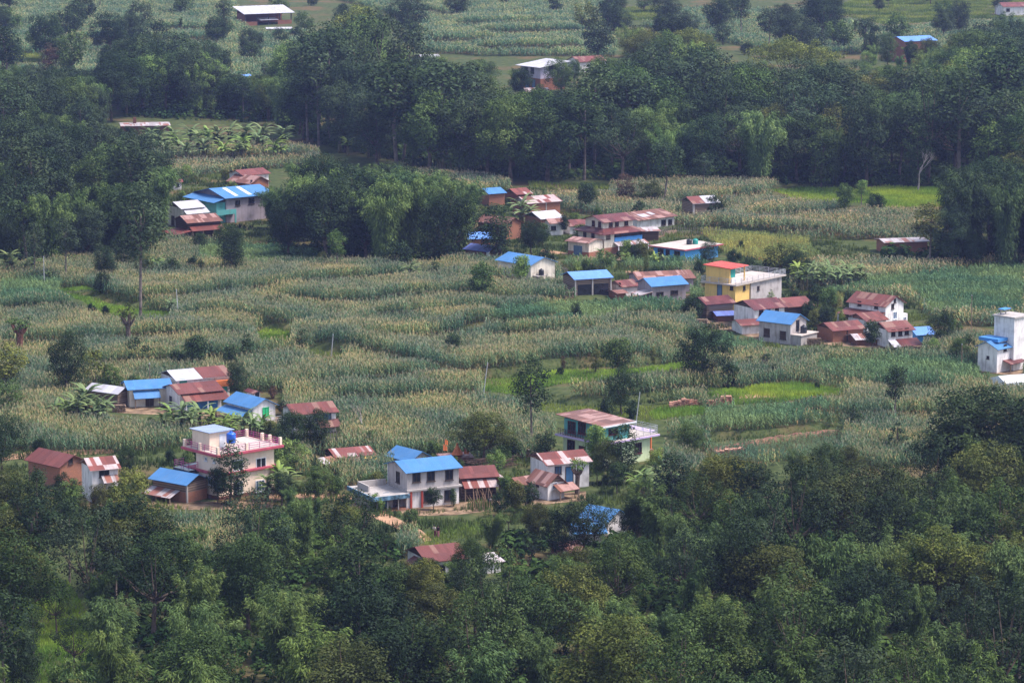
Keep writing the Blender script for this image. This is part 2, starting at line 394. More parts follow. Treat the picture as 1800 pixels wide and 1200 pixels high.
class House:
    def __init__(s, name, label, cat, xl, xf, xr, yb, a, D=None, L=None, group=None):
        s.xf, s.yb, s.a = xf, yb, R(a)
        s.x, s.y, s.z0 = ground(xf, yb)
        s.s = scale_at(s.y); h = math.hypot(s.y, CAM_H); s.sn = CAM_H/h; s.cs = s.y/h
        # the direction of view turns a little away from the middle of the picture
        s.L = L if L else (xr-xf)/(s.s*math.cos(s.a)); s.D = D if D else (xf-xl)/(s.s*math.sin(s.a))
        s.root = empty(name, (s.x, s.y, s.z0), s.a, label, cat, group)
        s.box_ = (0, s.L, 0, s.D)
        HOUSES.append(s)
    def corners(s, m=0):
        c, d = math.cos(s.a), math.sin(s.a)
        return [(s.x+u*c-v*d, s.y+u*d+v*c) for u, v in ((-m, -m), (s.L+m, -m), (s.L+m, s.D+m), (-m, s.D+m))]
    def world(s, u, v, z): 
        c, d = math.cos(s.a), math.sin(s.a)
        return (s.x+u*c-v*d, s.y+u*d+v*c, s.z0+z)
    def zz(s, ye, u=0, v=0):                  # height of a photo row above the ground at local (u, v)
        base = s.yb-(u*math.sin(s.a)+v*math.cos(s.a))*s.s*s.sn
        return (base-ye)/(s.s*s.cs)
    def onface(s, face, px, py, off=0):
        if face == 'R':
            u = (px-s.xf+off*math.sin(s.a)*s.s)/(s.s*math.cos(s.a)); return u, s.zz(py, u, off)
        v = (s.xf-px+off*math.cos(s.a)*s.s)/(s.s*math.sin(s.a)); return v, s.zz(py, off, v)
    def part(s, name, mb, mat, parent=None): return mb.obj(name, mat, parent or s.root)
    def wall(s, mat, z0, z1, box=None, name='wall'):
        x0, x1, y0, y1 = box or s.box_
        return s.part(name, MB().box(x0, x1, y0, y1, z0, z1), mat)
    def gable(s, axis, z, rise, roof, gmat=None, box=None, ov=.45, og=.4, th=.07):
        x0, x1, y0, y1 = box or s.box_
        m = MB(); k = .05; rise *= .66 if axis == 'x' else .88
        if axis == 'x':
            hw = (y1-y0)/2; ym = (y0+y1)/2; sl = rise/hw
            for sg in (-1, 1):
                ye = ym+sg*(hw+ov); ze = z-ov*sl+k
                a, b = (x0-og, ym, z+rise+k), (x1+og, ym, z+rise+k); d, c = (x0-og, ye, ze), (x1+og, ye, ze)
                if sg < 0: m.slab(a, b, c, d, th, 0)
                else: m.slab(b, a, d, c, th, 5)
            for xx in (x0, x1-.15):
                P = [(xx, y0, z), (xx, y1, z), (xx, ym, z+rise-.02)]; Q = [(p[0]+.15, p[1], p[2]) for p in P]
                g = MB(); g.face(P[::-1]); g.face(Q); g.face([P[0], P[1], Q[1], Q[0]]); g.face([P[1], P[2], Q[2], Q[1]]); g.face([P[2], P[0], Q[0], Q[2]]); s.part('gable', g, gmat or MATS['white plaster'])
        else:
            hw = (x1-x0)/2; xm = (x0+x1)/2; sl = rise/hw
            for sg in (-1, 1):
                xe = xm+sg*(hw+ov); ze = z-ov*sl+k
                a, b = (xm, y1+og, z+rise+k), (xm, y0-og, z+rise+k); d, c = (xe, y1+og, ze), (xe, y0-og, ze)
                if sg < 0: m.slab(a, b, c, d, th, 0)
                else: m.slab(b, a, d, c, th, 5)
            for yy in (y0, y1-.15):
                P = [(x0, yy, z), (x1, yy, z), (xm, yy, z+rise-.02)]; Q = [(p[0], p[1]+.15, p[2]) for p in P]
                g = MB(); g.face(P); g.face(Q[::-1]); g.face([P[1], P[0], Q[0], Q[1]]); g.face([P[2], P[1], Q[1], Q[2]]); g.face([P[0], P[2], Q[2], Q[0]]); s.part('gable', g, gmat or MATS['white plaster'])
        return s.part('roof', m, roof)
    def shed(s, axis, z0, z1, roof, box=None, ov=.4):
        """single slope: axis 'x' high at the back edge (y1), axis 'y' high at x1"""
        x0, x1, y0, y1 = box or s.box_; m = MB()
        if axis == 'x': m.slab((x0-ov, y1+ov, z1), (x1+ov, y1+ov, z1), (x1+ov, y0-ov, z0), (x0-ov, y0-ov, z0), .07, 0)
        else: m.slab((x1+ov, y1+ov, z1), (x1+ov, y0-ov, z1), (x0-ov, y0-ov, z0), (x0-ov, y1+ov, z0), .07, 0)
        return s.part('roof', m, roof)
    def lean(s, face, u0, u1, zt_, zl, depth, roof, posts=0, pmat=None, off=0, name='lean_to_roof'):
        m = MB()
        if face == 'R':
            m.slab((u0, off-.01, zt_), (u1, off-.01, zt_), (u1, off-depth, zl), (u0, off-depth, zl), .06, 0)
            pp = [(u0+.15+(u1-u0-.3)*i/max(1, posts-1), off-depth+.15) for i in range(posts)]
        else:
            m.slab((off-.01, u1, zt_), (off-.01, u0, zt_), (off-depth, u0, zl), (off-depth, u1, zl), .06, 0)
            pp = [(off-depth+.15, u0+.15+(u1-u0-.3)*i/max(1, posts-1)) for i in range(posts)]
        s.part(name, m, roof)
        for x, y in pp: s.part('post', MB().box(x-.07, x+.07, y-.07, y+.07, -.8, zl-.065), pmat or TIMBER)
    def flat(s, z, t, ov, mat, box=None, name='roof_slab'):
        x0, x1, y0, y1 = box or s.box_
        if not hasattr(ov, '__len__'): ov = (ov,)*4
        return s.part(name, MB().box(x0-ov[0], x1+ov[1], y0-ov[2], y1+ov[3], z, z+t), mat)
    def rail(s, z, h, mat, rect, sides='RLBE', n=3, step=2.2, name='railing', r=.035):
        x0, x1, y0, y1 = rect; m = MB()
        E = {'R': ((x0, y0), (x1, y0)), 'L': ((x0, y0), (x0, y1)), 'B': ((x0, y1), (x1, y1)), 'E': ((x1, y0), (x1, y1))}
        for k in sides:
            a, b = E[k]; L = math.dist(a, b); q = max(1, round(L/step))
            for i in range(n):
                zz = z+h*(i+1)/n; m.tube([(a[0], a[1], zz), (b[0], b[1], zz)], r, 4)
            for i in range(q+1):
                x, y = a[0]+(b[0]-a[0])*i/q, a[1]+(b[1]-a[1])*i/q; m.tube([(x, y, z), (x, y, z+h)], r*1.2, 4)
        return s.part(name, m, mat)
    def win(s, face, px, py, w, h, frame=None, pane=None, off=0, name='window', nm=1, cross=True, label=None, uz=None):
        u, z = uz or s.onface(face, px, py, off); frame = frame or FRD; pane = pane or GLASS
        fw = .09; m = MB(); p = MB()
        def B(mb, u0, u1, z0, z1, d0, d1):
            if face == 'R': mb.box(u0, u1, off-d1, off-d0, z0, z1)
            else: mb.box(off-d1, off-d0, u0, u1, z0, z1)
        B(m, u-w/2-fw, u-w/2, z-h/2-fw, z+h/2+fw, .002, .07); B(m, u+w/2, u+w/2+fw, z-h/2-fw, z+h/2+fw, .002, .07)
        B(m, u-w/2, u+w/2, z+h/2, z+h/2+fw, .002, .07); B(m, u-w/2, u+w/2, z-h/2-fw, z-h/2, .002, .085)
        B(m, u-w/2-.16, u+w/2+.16, z-h/2-fw-.07, z-h/2-fw, .002, .17)
        for i in range(nm):
            uu = u-w/2+w*(i+1)/(nm+1); B(m, uu-.035, uu+.035, z-h/2, z+h/2, .012, .06)
        B(p, u-w/2, u+w/2, z-h/2, z+h/2, .003, .011)
        o = s.part(name, m, frame); s.part('pane', p, pane, o)
        if label: o['label'] = label
        return o
    def door(s, face, px, w, h, mat, frame=None, off=0, z0=0, uz=None, name='door'):
        u = uz if uz is not None else s.onface(face, px, s.yb-10, off)[0]; fw = .08; m = MB(); p = MB()
        def B(mb, u0, u1, a, b, d0, d1):
            if face == 'R': mb.box(u0, u1, off-d1, off-d0, a, b)
            else: mb.box(off-d1, off-d0, u0, u1, a, b)
        B(m, u-w/2-fw, u-w/2, z0, z0+h+fw, .002, .07); B(m, u+w/2, u+w/2+fw, z0, z0+h+fw, .002, .07); B(m, u-w/2, u+w/2, z0+h, z0+h+fw, .002, .07)
        for i in (0, 1): B(p, u-w/2+i*w/2+.01, u-w/2+(i+1)*w/2-.01, z0, z0+h, .003, .04)
        o = s.part(name, p, mat); s.part('frame', m, frame or FRD, o); return o

def water_tank(loc, rad, h, mat, label, legs=0):
    t = empty('water_tank', loc, 0, label, 'water tank')
    prof = [(rad*.96, 0), (rad, .06)]
    for i in range(1, 6): prof += [(rad, h*.86*i/6-.03), (rad*.97, h*.86*i/6), (rad, h*.86*i/6+.03)]
    prof += [(rad*.98, h*.86), (rad*.6, h*.97), (rad*.32, h)]
    MB().lathe([(r, z+legs) for r, z in prof]).obj('tank_body', mat, t, True)
    MB().lathe([(rad*.34, h+legs+.003), (rad*.34, h+legs+.1), (rad*.1, h+legs+.13)]).obj('lid', mat, t, True)
    if legs:
        m = MB()
        for q in range(4):
            x, y = rad*.8*math.cos(q*1.57+.78), rad*.8*math.sin(q*1.57+.78); m.tube([(x, y, 0), (x, y, legs)], .05, 5)
        m.box(-rad*.9, rad*.9, -rad*.9, rad*.9, legs-.08, legs-.003)
        m.obj('stand', STEEL, t)
    return t

def farm(label, xl, xf, xr, yb, ye, a, axis, rise, roof, wall, gmat=None, D=None, L=None, name='village_house', cat='house', ov=.45, og=.4, group=None):
    h = House(name, label, cat, xl, xf, xr, yb, a, D, L, group)
    h.ze = h.zz(ye)
    h.wall(wall, -1.2, h.ze)
    h.gable(axis, h.ze, rise, roof, gmat or wall, ov=ov, og=og)
    return h
# ================================================================== lower left hamlet
h = farm('dark red tin roof over an orange brick cottage, far left behind front wood', 42, 106, 146, 860, 818, 46, 'y', 1.25, RED, BRICK, BRICK, name='brick_cottage', cat='house')
h.win('R', 119, 812, .55, .6, uz=(h.L*.42, h.ze+.35))
h = farm('small white house under a roof of alternating red and white sheets, far left', 150, 163, 206, 884, 824, 24, 'x', 1.5, RUST, WHITE, BRICKD, D=4.6, name='striped_roof_house')
h.win('R', 183, 831, 1.2, .9); h.lean('R', 1.2, h.L, h.zz(837), h.zz(847), 1.3, TINRUST, 2)
h.door('R', 196, .9, 1.9, FRD)
h.part('plinth', MB().box(-.06, h.L+.06, -.06, -.003, -.9, 1.5), BRICKD)

h = House('barn', 'orange brick barn with boarded loft and bright blue roof in front of the pink house', 'barn', 263, 329, 361, 884, 51)
ze = h.zz(849); zm = h.zz(866)
h.wall(BRICK, -1, zm); h.wall(WOOD, zm, ze, (.04, h.L-.04, .04, h.D-.04), 'loft_wall'); h.gable('y', ze, 1.0, BLUE, WOODD, ov=.5)
h.part('post', MB().box(-.09, .12, -.09, .12, -1, ze-.05), CONC)
h.lean('L', 1.2, h.D+.2, zm+.15, zm-.55, 2.0, TINRUST, 3)

# the pink house
h = House('pink_house', 'pale peach two storey house with crimson bands and magenta roof railings', 'house', 327, 386, 477, 879, 41)
L, D = h.L, h.D
z1 = h.zz(834); z2 = h.zz(800)
h.wall(PINK, -1, z1-.22); h.wall(PINK, z1+.12, z2-.2, (0, L, 0, D-1.6), 'upper_wall')
h.part('plinth', MB().box(-.05, L+.05, -.05, -.003, -1, .45).box(-.05, -.003, 0, D, -1, .45), BRICKD)
h.flat(z1-.22, .1, (.32, .32, .32, .05), ORANGE, name='floor_band'); h.flat(z1-.12, .24, (.42, .42, .42, .1), BAND, name='floor_slab')
h.flat(z2-.2, .1, (.75, .75, .75, .3), ORANGE, name='cornice'); h.flat(z2-.1, .3, (.95, .95, .95, .5), BAND, name='roof_edge')
h.flat(z2+.2, .03, (.7, .7, .7, .25), CONCL, name='roof_deck')
zr = z2+.23
h.wall(PINK, zr, zr+2.3, (.3, 3.6, D-4.2, D-.4), 'stair_room')
h.part('stair_room_roof', MB().box(0, 4.1, D-4.6, D-.1, zr+2.3, zr+2.38), BLUE_GR)
h.part('stair_door', MB().box(1.9, 2.9, D-4.24, D-4.203, zr, zr+1.9), FRW)
h.rail(zr, .85, MAG, (-.6, L+.6, -.6, D+.1), 'RLBE', 3, 1.6)
for x, y in ((-.6, -.6), (L+.6, -.6), (L+.6, D+.1), (-.6, D+.1), (L*.45, -.6), (L+.6, D*.5), (L+.6, D*.25), (-.6, D*.5)):
    h.part('parapet_post', MB().box(x-.17, x+.17, y-.17, y+.17, zr, zr+.98), PINK)
for p in ((417, 817), (455, 813)): h.win('R', *p, 1.45, 1.25, FRW, GLASS)
for p in ((417, 856), (453, 853)): h.win('R', *p, 1.3, 1.35, FRW, GLASSB, nm=2)
for p in ((361, 806), (377, 810)): h.win('L', *p, .35, .35, FRW, GLASS)
h.win('L', 369, 845, .9, .9, FRW, GLASSB)
h.part('balcony', MB().box(-.2, L*.3, D, D+1.2, z1-.2, z1+.1).box(-1.7, -.003, D-2.2, D+1.2, z1-.4, z1+.02), GLASS)
h.rail(z1+.1, .9, MAG, (-1.6, -.1, D-2.1, D+1.1), 'RLB', 3, 1.4, 'balcony_railing')
water_tank(h.world(2.9, D-5.4, zr), .62, 1.35, TANKB, 'bright blue water tank on the roof of the pale peach house', .9)
h.zone = 1

h = farm('long barn with a roof half bare tin, half red sheets and an orange balcony end', 274, 312, 400, 708, 667, 28, 'x', 1.35, TIN, WHITE, WOODD, D=6.2, name='long_house')
h.gable('x', h.ze+.05, 1.35, RED, WOODD, (h.L*.52, h.L+.02, 0, h.D))
h.part('balcony', MB().box(h.L*.66, h.L+.3, -.95, -.005, h.ze-1.5, h.ze-.6), ORANGE)
h.part('store_door', MB().box(h.L*.72, h.L*.95, -.06, -.004, -.5, h.ze-1.6), TEALP)
h.win('R', 322, 671, 1.0, .8, TEALP, TEALP)
h = farm('white house with two dark red roofs stacked one above the other, behind the banana plants', 274, 316, 386, 724, 691, 28, 'x', 1.25, RED, WHITE, WHITE, D=6.0, name='red_roof_house')
h.lean('R', .2, h.L+.7, h.ze-.25, h.ze-1.1, 1.9, RED, 3, FRW)
h.win('L', 297, 702, .7, .9, FRD, GLASSB); h.part('shutters', MB().box(1.2, h.L-.6, -.08, -.004, .2, h.ze-1.25), BLUEP)
h = farm('shed with bright blue roof and second blue awning, left of the dark red roofs', 213, 228, 298, 716, 683, 18, 'x', 1.2, BLUE, WHITE2, WHITE2, D=4.6, name='shed', cat='shed')
h.lean('R', .5, h.L*.72, h.ze-.35, h.ze-1.35, 1.3, BLUE, 2); h.door('R', 262, 1.1, 1.8, FRD)
h = farm('plank walled shed under bare grey tin at the left end of the hamlet', 150, 207, 226, 716, 690, 55, 'y', .7, TIN, WOOD, WOODD, name='shed', cat='shed')
h = farm('white cottage with blue roof and green shutter in its gable, between banana plants', 394, 445, 482, 744, 715, 39, 'y', 1.15, BLUE, WHITE, WHITE, name='white_cottage')
h.lean('L', .2, h.D+.3, h.ze-.6, h.ze-1.3, 2.0, BLUE, 3)
h.win('R', 466, 723, .95, 1.1, GREENP, GREENP); h.rail(0, .9, STEEL, (0, h.L, -1.6, -.2), 'R', 3)
h = farm('tiny white washroom hut with a brown tin lid behind the blue-roofed cottage', 432, 447, 457, 722, 690, 35, 'y', .25, BROWN, WHITE, WHITE, name='outhouse', cat='hut', ov=.3)
h.win('R', 452, 694, .5, .6)
h = farm('white farmhouse half hidden by dark trees, dark red roof with a pale speckled edge', 496, 518, 589, 764, 727, 22, 'x', 1.4, RED, WHITE, TINRUST, D=5.2, name='farmhouse')
h.win('R', 574, 731, 1.1, .9, FRD, GLASSB); h.lean('R', h.L*.55, h.L+.4, h.zz(741), h.zz(752), 1.2, RED, 2)
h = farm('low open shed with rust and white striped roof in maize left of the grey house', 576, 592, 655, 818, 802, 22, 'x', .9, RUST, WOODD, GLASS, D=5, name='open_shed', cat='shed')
h.lean('R', h.L*.2, h.L*.62, h.ze-.1, h.ze-.6, 2.2, RUST2, 2); h.lean('R', h.L*.64, h.L+.3, h.ze-.1, h.ze-.6, 2.0, YELT, 2)
h = farm('small lean shed with a pale rusted roof beside the striped open shed', 546, 571, 589, 824, 813, 40, 'x', .6, TINRUST, WOODD, GLASS, name='open_shed', cat='shed')

# grey house at the crossroads
h = House('grey_house', 'two storey grey cement house with bright blue roof and a shop porch, at bottom centre', 'house', 679, 716, 806, 894, 27, D=6.0)
L, D = h.L, h.D; z1 = h.zz(862); z2 = h.zz(829)
h.wall(WHITE, -1, z1-.15); h.flat(z1-.15, .22, (.1, .35, .3, .1), CONC, name='floor_slab'); h.wall(GREYP, z1+.07, z2, name='upper_wall')
h.gable('x', z2, 1.35, BLUE, GREYP)
h.win('L', 699, 838, .95, 1.3)
for px in (732, 757, 789): h.win('R', px, {732: 838, 757: 836, 789: 834}[px], .95, 1.2)
h.win('R', 752, 872, 1.1, 1.3); h.win('R', 789, 870, 1.25, 1.3)
for px in (722, 741): h.part('post', MB().box(*(lambda u: (u-.12, u+.12))(h.onface('R', px, 870)[0]), -.2, -.003, -1, z1-.16), REDP)
pd = 4.6; pw = 5.2
h.part('shop_wall', MB().box(-pd, -.003, 1.2, D+.6, -1, z1-.5), GREYP)
h.part('porch_roof', MB().box(-pd-.6, -.004, -.9, D+1.0, z1-.42, z1-.26), CONC)
h.part('fascia', MB().box(-pd-.66, -.1, -1.0, -.903, z1-.75, z1-.2).box(-pd-.76, -pd-.603, -.9, D+1, z1-.75, z1-.2), plain('weathered blue board', (.12, .22, .31), .8, .2, .6))
h.part('porch_floor', MB().box(-pd-.4, -.005, -.7, 1.19, -1, .15), MUD)
for x in (-pd+.1, -pd*.66, -pd*.33, -.35): h.part('post', MB().box(x-.07, x+.07, -.6, -.46, .15, z1-.425), CONC)
h.part('door', MB().box(-pd*.62, -pd*.45, 1.15, 1.197, .15, 2.2), DOORB); h.part('door', MB().box(-1.5, -.5, 1.15, 1.197, .15, 2.1), GLASS)
h.part('parapet', MB().box(-pd+.2, -.4, D-.4, D-.2, z1-.255, z1+.55).box(-pd+.2, -pd+.4, 2.5, D-.41, z1-.255, z1+.55), CONC)
h.part('downpipe', MB().tube([(-.08, D-.3, -.5), (-.08, D-.3, z2)], .05, 6), FRW)
GREY = h
h = farm('blue gable roof peeping out behind the grey house', 704, 722, 757, 818, 808, 40, 'y', 1.1, BLUE, GREYP, GREYP, D=5, name='shed', cat='shed')
h = farm('open cattle shed, red roof over rust striped awning, right of the grey house', 803, 812, 872, 878, 838, 16, 'x', 1.3, RED, WOODD, WOODD, D=4.5, name='cattle_shed', cat='shed')
h.lean('R', -.1, h.L*1.05, h.ze-.4, h.ze-1.2, 1.7, RUST, 4)
h.part('side_roof', MB().slab((h.L+.2, h.D, h.ze-.1), (h.L+.2, -1.5, h.ze-.1), (h.L+1.9, -1.5, h.ze-1.0), (h.L+1.9, h.D, h.ze-1.0), .06, 0), TINRUST)

h = farm('white two storey house with rust streaked roof and blue door, before the green house', 933, 962, 1036, 862, 815, 24, 'x', 1.4, RUST, WHITE, RUST2, D=5.4, name='white_house')
h.win('R', 981, 826, .8, .9, FRD, GLASSB); h.door('R', 1001, 1.0, 2.2, FRBL, z0=h.ze-2.9)
h = farm('little white cottage with brown red roof, foremost beside the white two storey house', 930, 963, 992, 880, 850, 37, 'y', 1.25, RUST2, WHITE, WOOD, name='white_cottage')
h.win('L', 945, 850, .4, .5); h.lean('R', h.L*.3, h.L+1.4, h.ze-.2, h.ze-.9, 1.6, RUST2, 2); h.win('R', 975, 853, .6, .7, FRW, GLASSB)
h = farm('dark red wooden shed left of the little white cottage', 893, 914, 944, 874, 850, 35, 'x', .9, RUST2, BRICKD, WOODD, name='shed', cat='shed')

# pale green house
h = House('green_house', 'pale green house with lilac slab edges and a sloping rust striped roof', 'house', 991, 1062, 1145, 822, 42)
L, D = h.L, h.D; z1 = h.zz(779); z2 = h.zz(749)
h.wall(MINT, -1, z1-.1); h.flat(z1-.1, .22, (.85, 1.1, .85, .8), LILAC, name='floor_slab'); h.flat(z1+.12, .03, (.7, .95, .7, .6), CONCL, name='terrace')
ux = L*.56; ub = (0, ux, .1, D-.2)
h.wall(TEALW, z1+.15, z2, ub, 'upper_wall')
zr = z2
h.part('roof', MB().slab((-.9, D+.6, zr+.55), (-.9, -.7, zr+.1), (ux+.5, -.7, zr+.1), (ux+.5, D+.6, zr+.55), .1, 0), RUST2)
h.part('roof_fascia', MB().box(-.9, ux+.5, -.78, -.705, zr-.08, zr+.12), FRW)
for px, py in ((1006, 750), (1024, 752)): h.win('L', px, py, 1.4, 1.5, FRB, GLASS, nm=2)
h.win('L', 1005, 783, 1.35, 1.5, FRB, GLASS, nm=2); h.door('L', 1024, 1.1, 2.3, FRB)
h.win('R', 1123, 787, 1.25, 1.35, FRB, GLASS, nm=2); h.win('R', 1078, 758, 1.6, .7, FRB, GLASS, off=.1, nm=2)
h.win('R', 1085, 792, 1.2, 1.3, FRB, GLASS)
h.rail(z1+.15, .85, FRB, (-.7, -.69, 1.5, D+.3), 'L', 4, .5, 'balcony_railing')
h.rail(z1+.15, 1.2, STEEL, (ux+.6, L+.9, -.6, D+.3), 'REB', 5, 1.5, 'terrace_railing', .03)
h.part('porch_roof', MB().box(L+.002, L+2.6, D*.2, D+.5, z1-.1, z1+.1), LILAC)
for y in (D*.25, D*.9): h.part('post', MB().box(L+2.1, L+2.3, y-.1, y+.1, -.8, z1-.105), ORANGE)
h.part('porch_wall', MB().box(L+.003, L+2.4, D*.2, D*.24, -.8, .9), BRICK)
GREEN = h

# houses sunk in the front wood
h = farm('dark red roof of a house sunk in the front wood below the grey house', 735, 752, 818, 1010, 985, 25, 'x', 1.6, RED, WHITE, WOODD, D=6, name='farmhouse')
h.lean('L', .2, 4, h.ze-.2, h.ze-.9, 1.4, RED, 2); h.win('R', 775, 1000, .9, .9)
h = farm('bare pale tin roof just right of the dark red roof in the front wood', 846, 856, 880, 1008, 988, 35, 'x', .8, TINRUST, WHITE, WHITE, D=4, name='shed', cat='shed')
h = farm('white gabled house with a blue roof side glimpsed between dark trees at bottom centre', 1040, 1068, 1103, 944, 914, 50, 'y', 1.2, BLUE, WHITE, WHITE, name='white_cottage', D=4.2)
h = farm('low blue roof over an open porch left of the white gabled house in the wood', 1002, 1012, 1062, 958, 936, -12+22, 'x', 1.0, BLUE, WHITE, WHITE, D=4.4, name='shed', cat='shed')
h = farm('rusty red roof showing under the trees below the low blue porch roof', 984, 994, 1024, 984, 968, 25, 'x', 1.0, RUST2, BRICKD, BRICKD, D=4, name='shed', cat='shed')

# ================================================================== upper left, at the edge of the wood
h = farm('white house with a faded red roof behind the long blue roof', 404, 428, 470, 340, 308, 40, 'x', 1.3, RED, WHITE, WHITE, D=5.2, name='white_house')
h.win('L', 413, 312, .9, 1.2, FRD, WOOD); h.win('R', 438, 312, .9, .9)
h = farm('red gabled shed squeezed between the white house and the long blue roof', 425, 441, 470, 345, 322, 48, 'y', 1.4, RUST2, MUD, MUD, D=7, name='shed', cat='shed')
h.win('R', 442, 319, .4, .5)
h = farm('tiny white hut with red brown lid at the edge of the left wood', 302, 306, 319, 334, 320, 15, 'x', .6, RED, WHITE, WHITE, D=2.5, name='outhouse', cat='hut', ov=.25)
h.win('R', 312, 326, .5, .5)
h = House('long_blue_roof_house', 'large violet grey house with long blue roof, white skylight strips and turquoise balcony', 'house', 340, 398, 474, 392, 36)
L, D = h.L, h.D; z2 = h.zz(347)
h.wall(GREYV, -1, z2); h.gable('x', z2, 1.9, BLUE, GREYV, ov=.8, og=.7)
hw = D/2; sl = 1.9*.66/hw
for u in (L*.2, L*.5): 
    P = []
    h.part('skylight', MB().slab((u, D/2-.6, z2+1.9*.66-.6*sl+.09), (u+.9, D/2-.6, z2+1.9*.66-.6*sl+.09), (u+.9, .2, z2+.2*sl+.09), (u, .2, z2+.2*sl+.09), .03, 0), FRW)
h.lean('L', -.4, D+.6, z2-.1, z2-.9, 3.2, BLUE, 0)
h.part('side_wall', MB().box(-2.2, -.004, .3, D-.4, -1, z2-1.0), TEALW)
h.part('balcony', MB().box(-2.9, L*.16, -1.1, -.004, 1.9, 2.2).box(-2.9, L*.16, -1.1, -1.0, 2.2, 2.9), TEALW)
h.part('post', MB().box(L*.13, L*.16, -1.1, -.9, -1, 1.9), TEALW)
h.win('R', 417, 357, 1.0, .9); h.win('R', 440, 353, 1.2, 1.1); h.win('R', 405, 373, .6, .7)
h.door('L', 380, 1.1, 2.0, FRB, off=-2.2, z0=-.3)
h = farm('white walled house under two tiers of bare white tin, by the long blue roof', 297, 320, 355, 400, 366, 38, 'x', 1.5, TIN, WHITE, WOODD, D=5.4, name='tin_roof_house')
h.lean('R', .3, h.L+.8, h.ze-.35, h.ze-1.15, 1.4, TIN, 0); h.door('L', 302, 1.0, 2.0, FRD)
h = farm('brown plank house with two tiers of streaked rust red roof above the maize edge', 303, 331, 385, 424, 391, 30, 'x', 1.5, RUST2, WOODD, WOODD, D=6, name='plank_house')
h.lean('R', .2, h.L+.3, h.ze-.85, h.ze-1.6, 1.6, RED, 4); h.lean('L', -1.8, 4.6, h.ze-1.5, h.ze-2.1, 3.6, RED, 3)
h.part('tarpaulin', MB().box(.5, 1.8, -1.2, -.3, -.3, .6), TANKB)

# ================================================================== centre village, left half
h = farm('brick shed with blue roof, half behind the bamboo grove', 836, 860, 887, 362, 340, 30, 'x', 1.2, BLUE, BRICK, BRICK, D=5, name='brick_shed', cat='shed')
h = farm('open gabled shed with pink and rust striped roof, behind the tall banana', 893, 909, 933, 358, 341, 32, 'x', 1.3, RUST, BRICKD, GLASS, D=5, name='open_shed', cat='shed')
h = farm('long orange brick shed with rust and white striped roof behind the bare white roof', 899, 928, 985, 382, 357, 32, 'x', 1.4, RUST, BRICK, GREYP, D=6, name='brick_shed', cat='shed')
h.part('post', MB().box(h.L*.55, h.L*.58, -.08, -.003, -1, h.ze-.1), CONC)
h = farm('orange brick shed under a plain bare white tin roof beside the small round tree', 925, 951, 987, 406, 384, 32, 'x', 1.5, TIN, BRICK, GLASS, D=6, name='brick_shed', cat='shed')
h = farm('brown gabled house with rusty roof split by a dark columnar tree', 840, 890, 916, 422, 394, 48, 'y', 1.2, RUST2, MUD, MUD, name='mud_house')
h.win('R', 898, 390, .5, .5)
h = farm('pale blue roof at the foot of the bamboo grove, upper of two', 816, 822, 862, 440, 419, 14, 'x', 1.3, BLUE_LT, BRICK, BRICK, D=5, name='brick_shed', cat='shed')
h = farm('old brick barn with faded violet blue roof and a white corner pillar', 818, 858, 882, 464, 441, 52, 'y', .8, BLUE_OLD, BRICKD, WOODD, name='barn', cat='barn')
h.part('post', MB().box(-.2, .25, -.2, .25, -1, h.ze-.1), FRW)
h = farm('cream gabled cottage with blue roof and black tank at its gable', 875, 933, 976, 494, 467, 42, 'y', 1.2, BLUE, WHITE2, WHITE2, name='cream_cottage')
h.part('tank_ledge', MB().box(.5, 3.2, -1.3, -.004, h.ze-2.2, h.ze-2.05), CONC)
water_tank(h.world(1.9, -.75, h.ze-2.05), .5, 1.1, TANKK, 'black water tank on a ledge at the cream gable end')
h = farm('small white house with rust roof behind the small round tree at the lane', 962, 968, 990, 414, 392, 16, 'x', .9, RUST2, WHITE, WHITE, D=4, name='white_cottage')
h.win('R', 973, 401, .9, .7)
h = farm('low white house with red brown roof left of the large two tier house', 994, 1002, 1036, 412, 397, 20, 'x', 1.2, RED, WHITE, WHITE, D=6, name='white_cottage')

# large white two tier house
h = farm('wide rust brown roof with pale tin patches at the back of the village', 1056, 1120, 1188, 404, 386, 42, 'x', 1.3, RUST2, WHITE, WHITE, D=9, name='long_house', ov=.8)
h.win('R', 1168, 391, 1.1, 1.0); h.win('R', 1180, 390, .9, .9)
pm = MB()
for u0, u1, v0, v1 in ((2.2, 4.4, .8, 2.6), (5.4, 6.6, 1.5, 3.2)):
    f = lambda v: h.ze+.05+.02+1.3*.66*v/(h.D/2)
    pm.slab((u0, v1, f(v1)), (u1, v1, f(v1)), (u1, v0, f(v0)), (u0, v0, f(v0)), .01, 0)
h.part('tin_patch', pm, TIN)
h = House('two_tier_house', 'large white house with two tiers of brown roof, blue balcony board and brick base', 'house', 1017, 1062, 1130, 448, 36)
L, D = h.L, h.D; zl = h.zz(411)
h.wall(BRICK, -1, 1.3, (-.05, L+.05, -.05, D+.05), 'plinth'); h.wall(WHITE2, 1.3, zl)
ub = (.9, L-1.0, 1.6, D-1.2); zu = zl+2.1
h.wall(WHITE2, zl, zu, ub, 'upper_wall'); h.gable('x', zu, 1.35, BROWN, WHITE2, ub, ov=.6, og=.5)
m = MB(); o = .7; k = zl-.1; kt = zl+.75
m.slab((ub[0], ub[2]-.01, kt), (ub[1], ub[2]-.01, kt), (L+o, -o, k), (-o, -o, k), .07, 0)
m.slab((ub[0]-.01, ub[3], kt), (ub[0]-.01, ub[2], kt), (-o, -o, k), (-o, D+o, k), .07, 9)
m.slab((ub[1]+.01, ub[2], kt), (ub[1]+.01, ub[3], kt), (L+o, D+o, k), (L+o, -o, k), .07, 17)
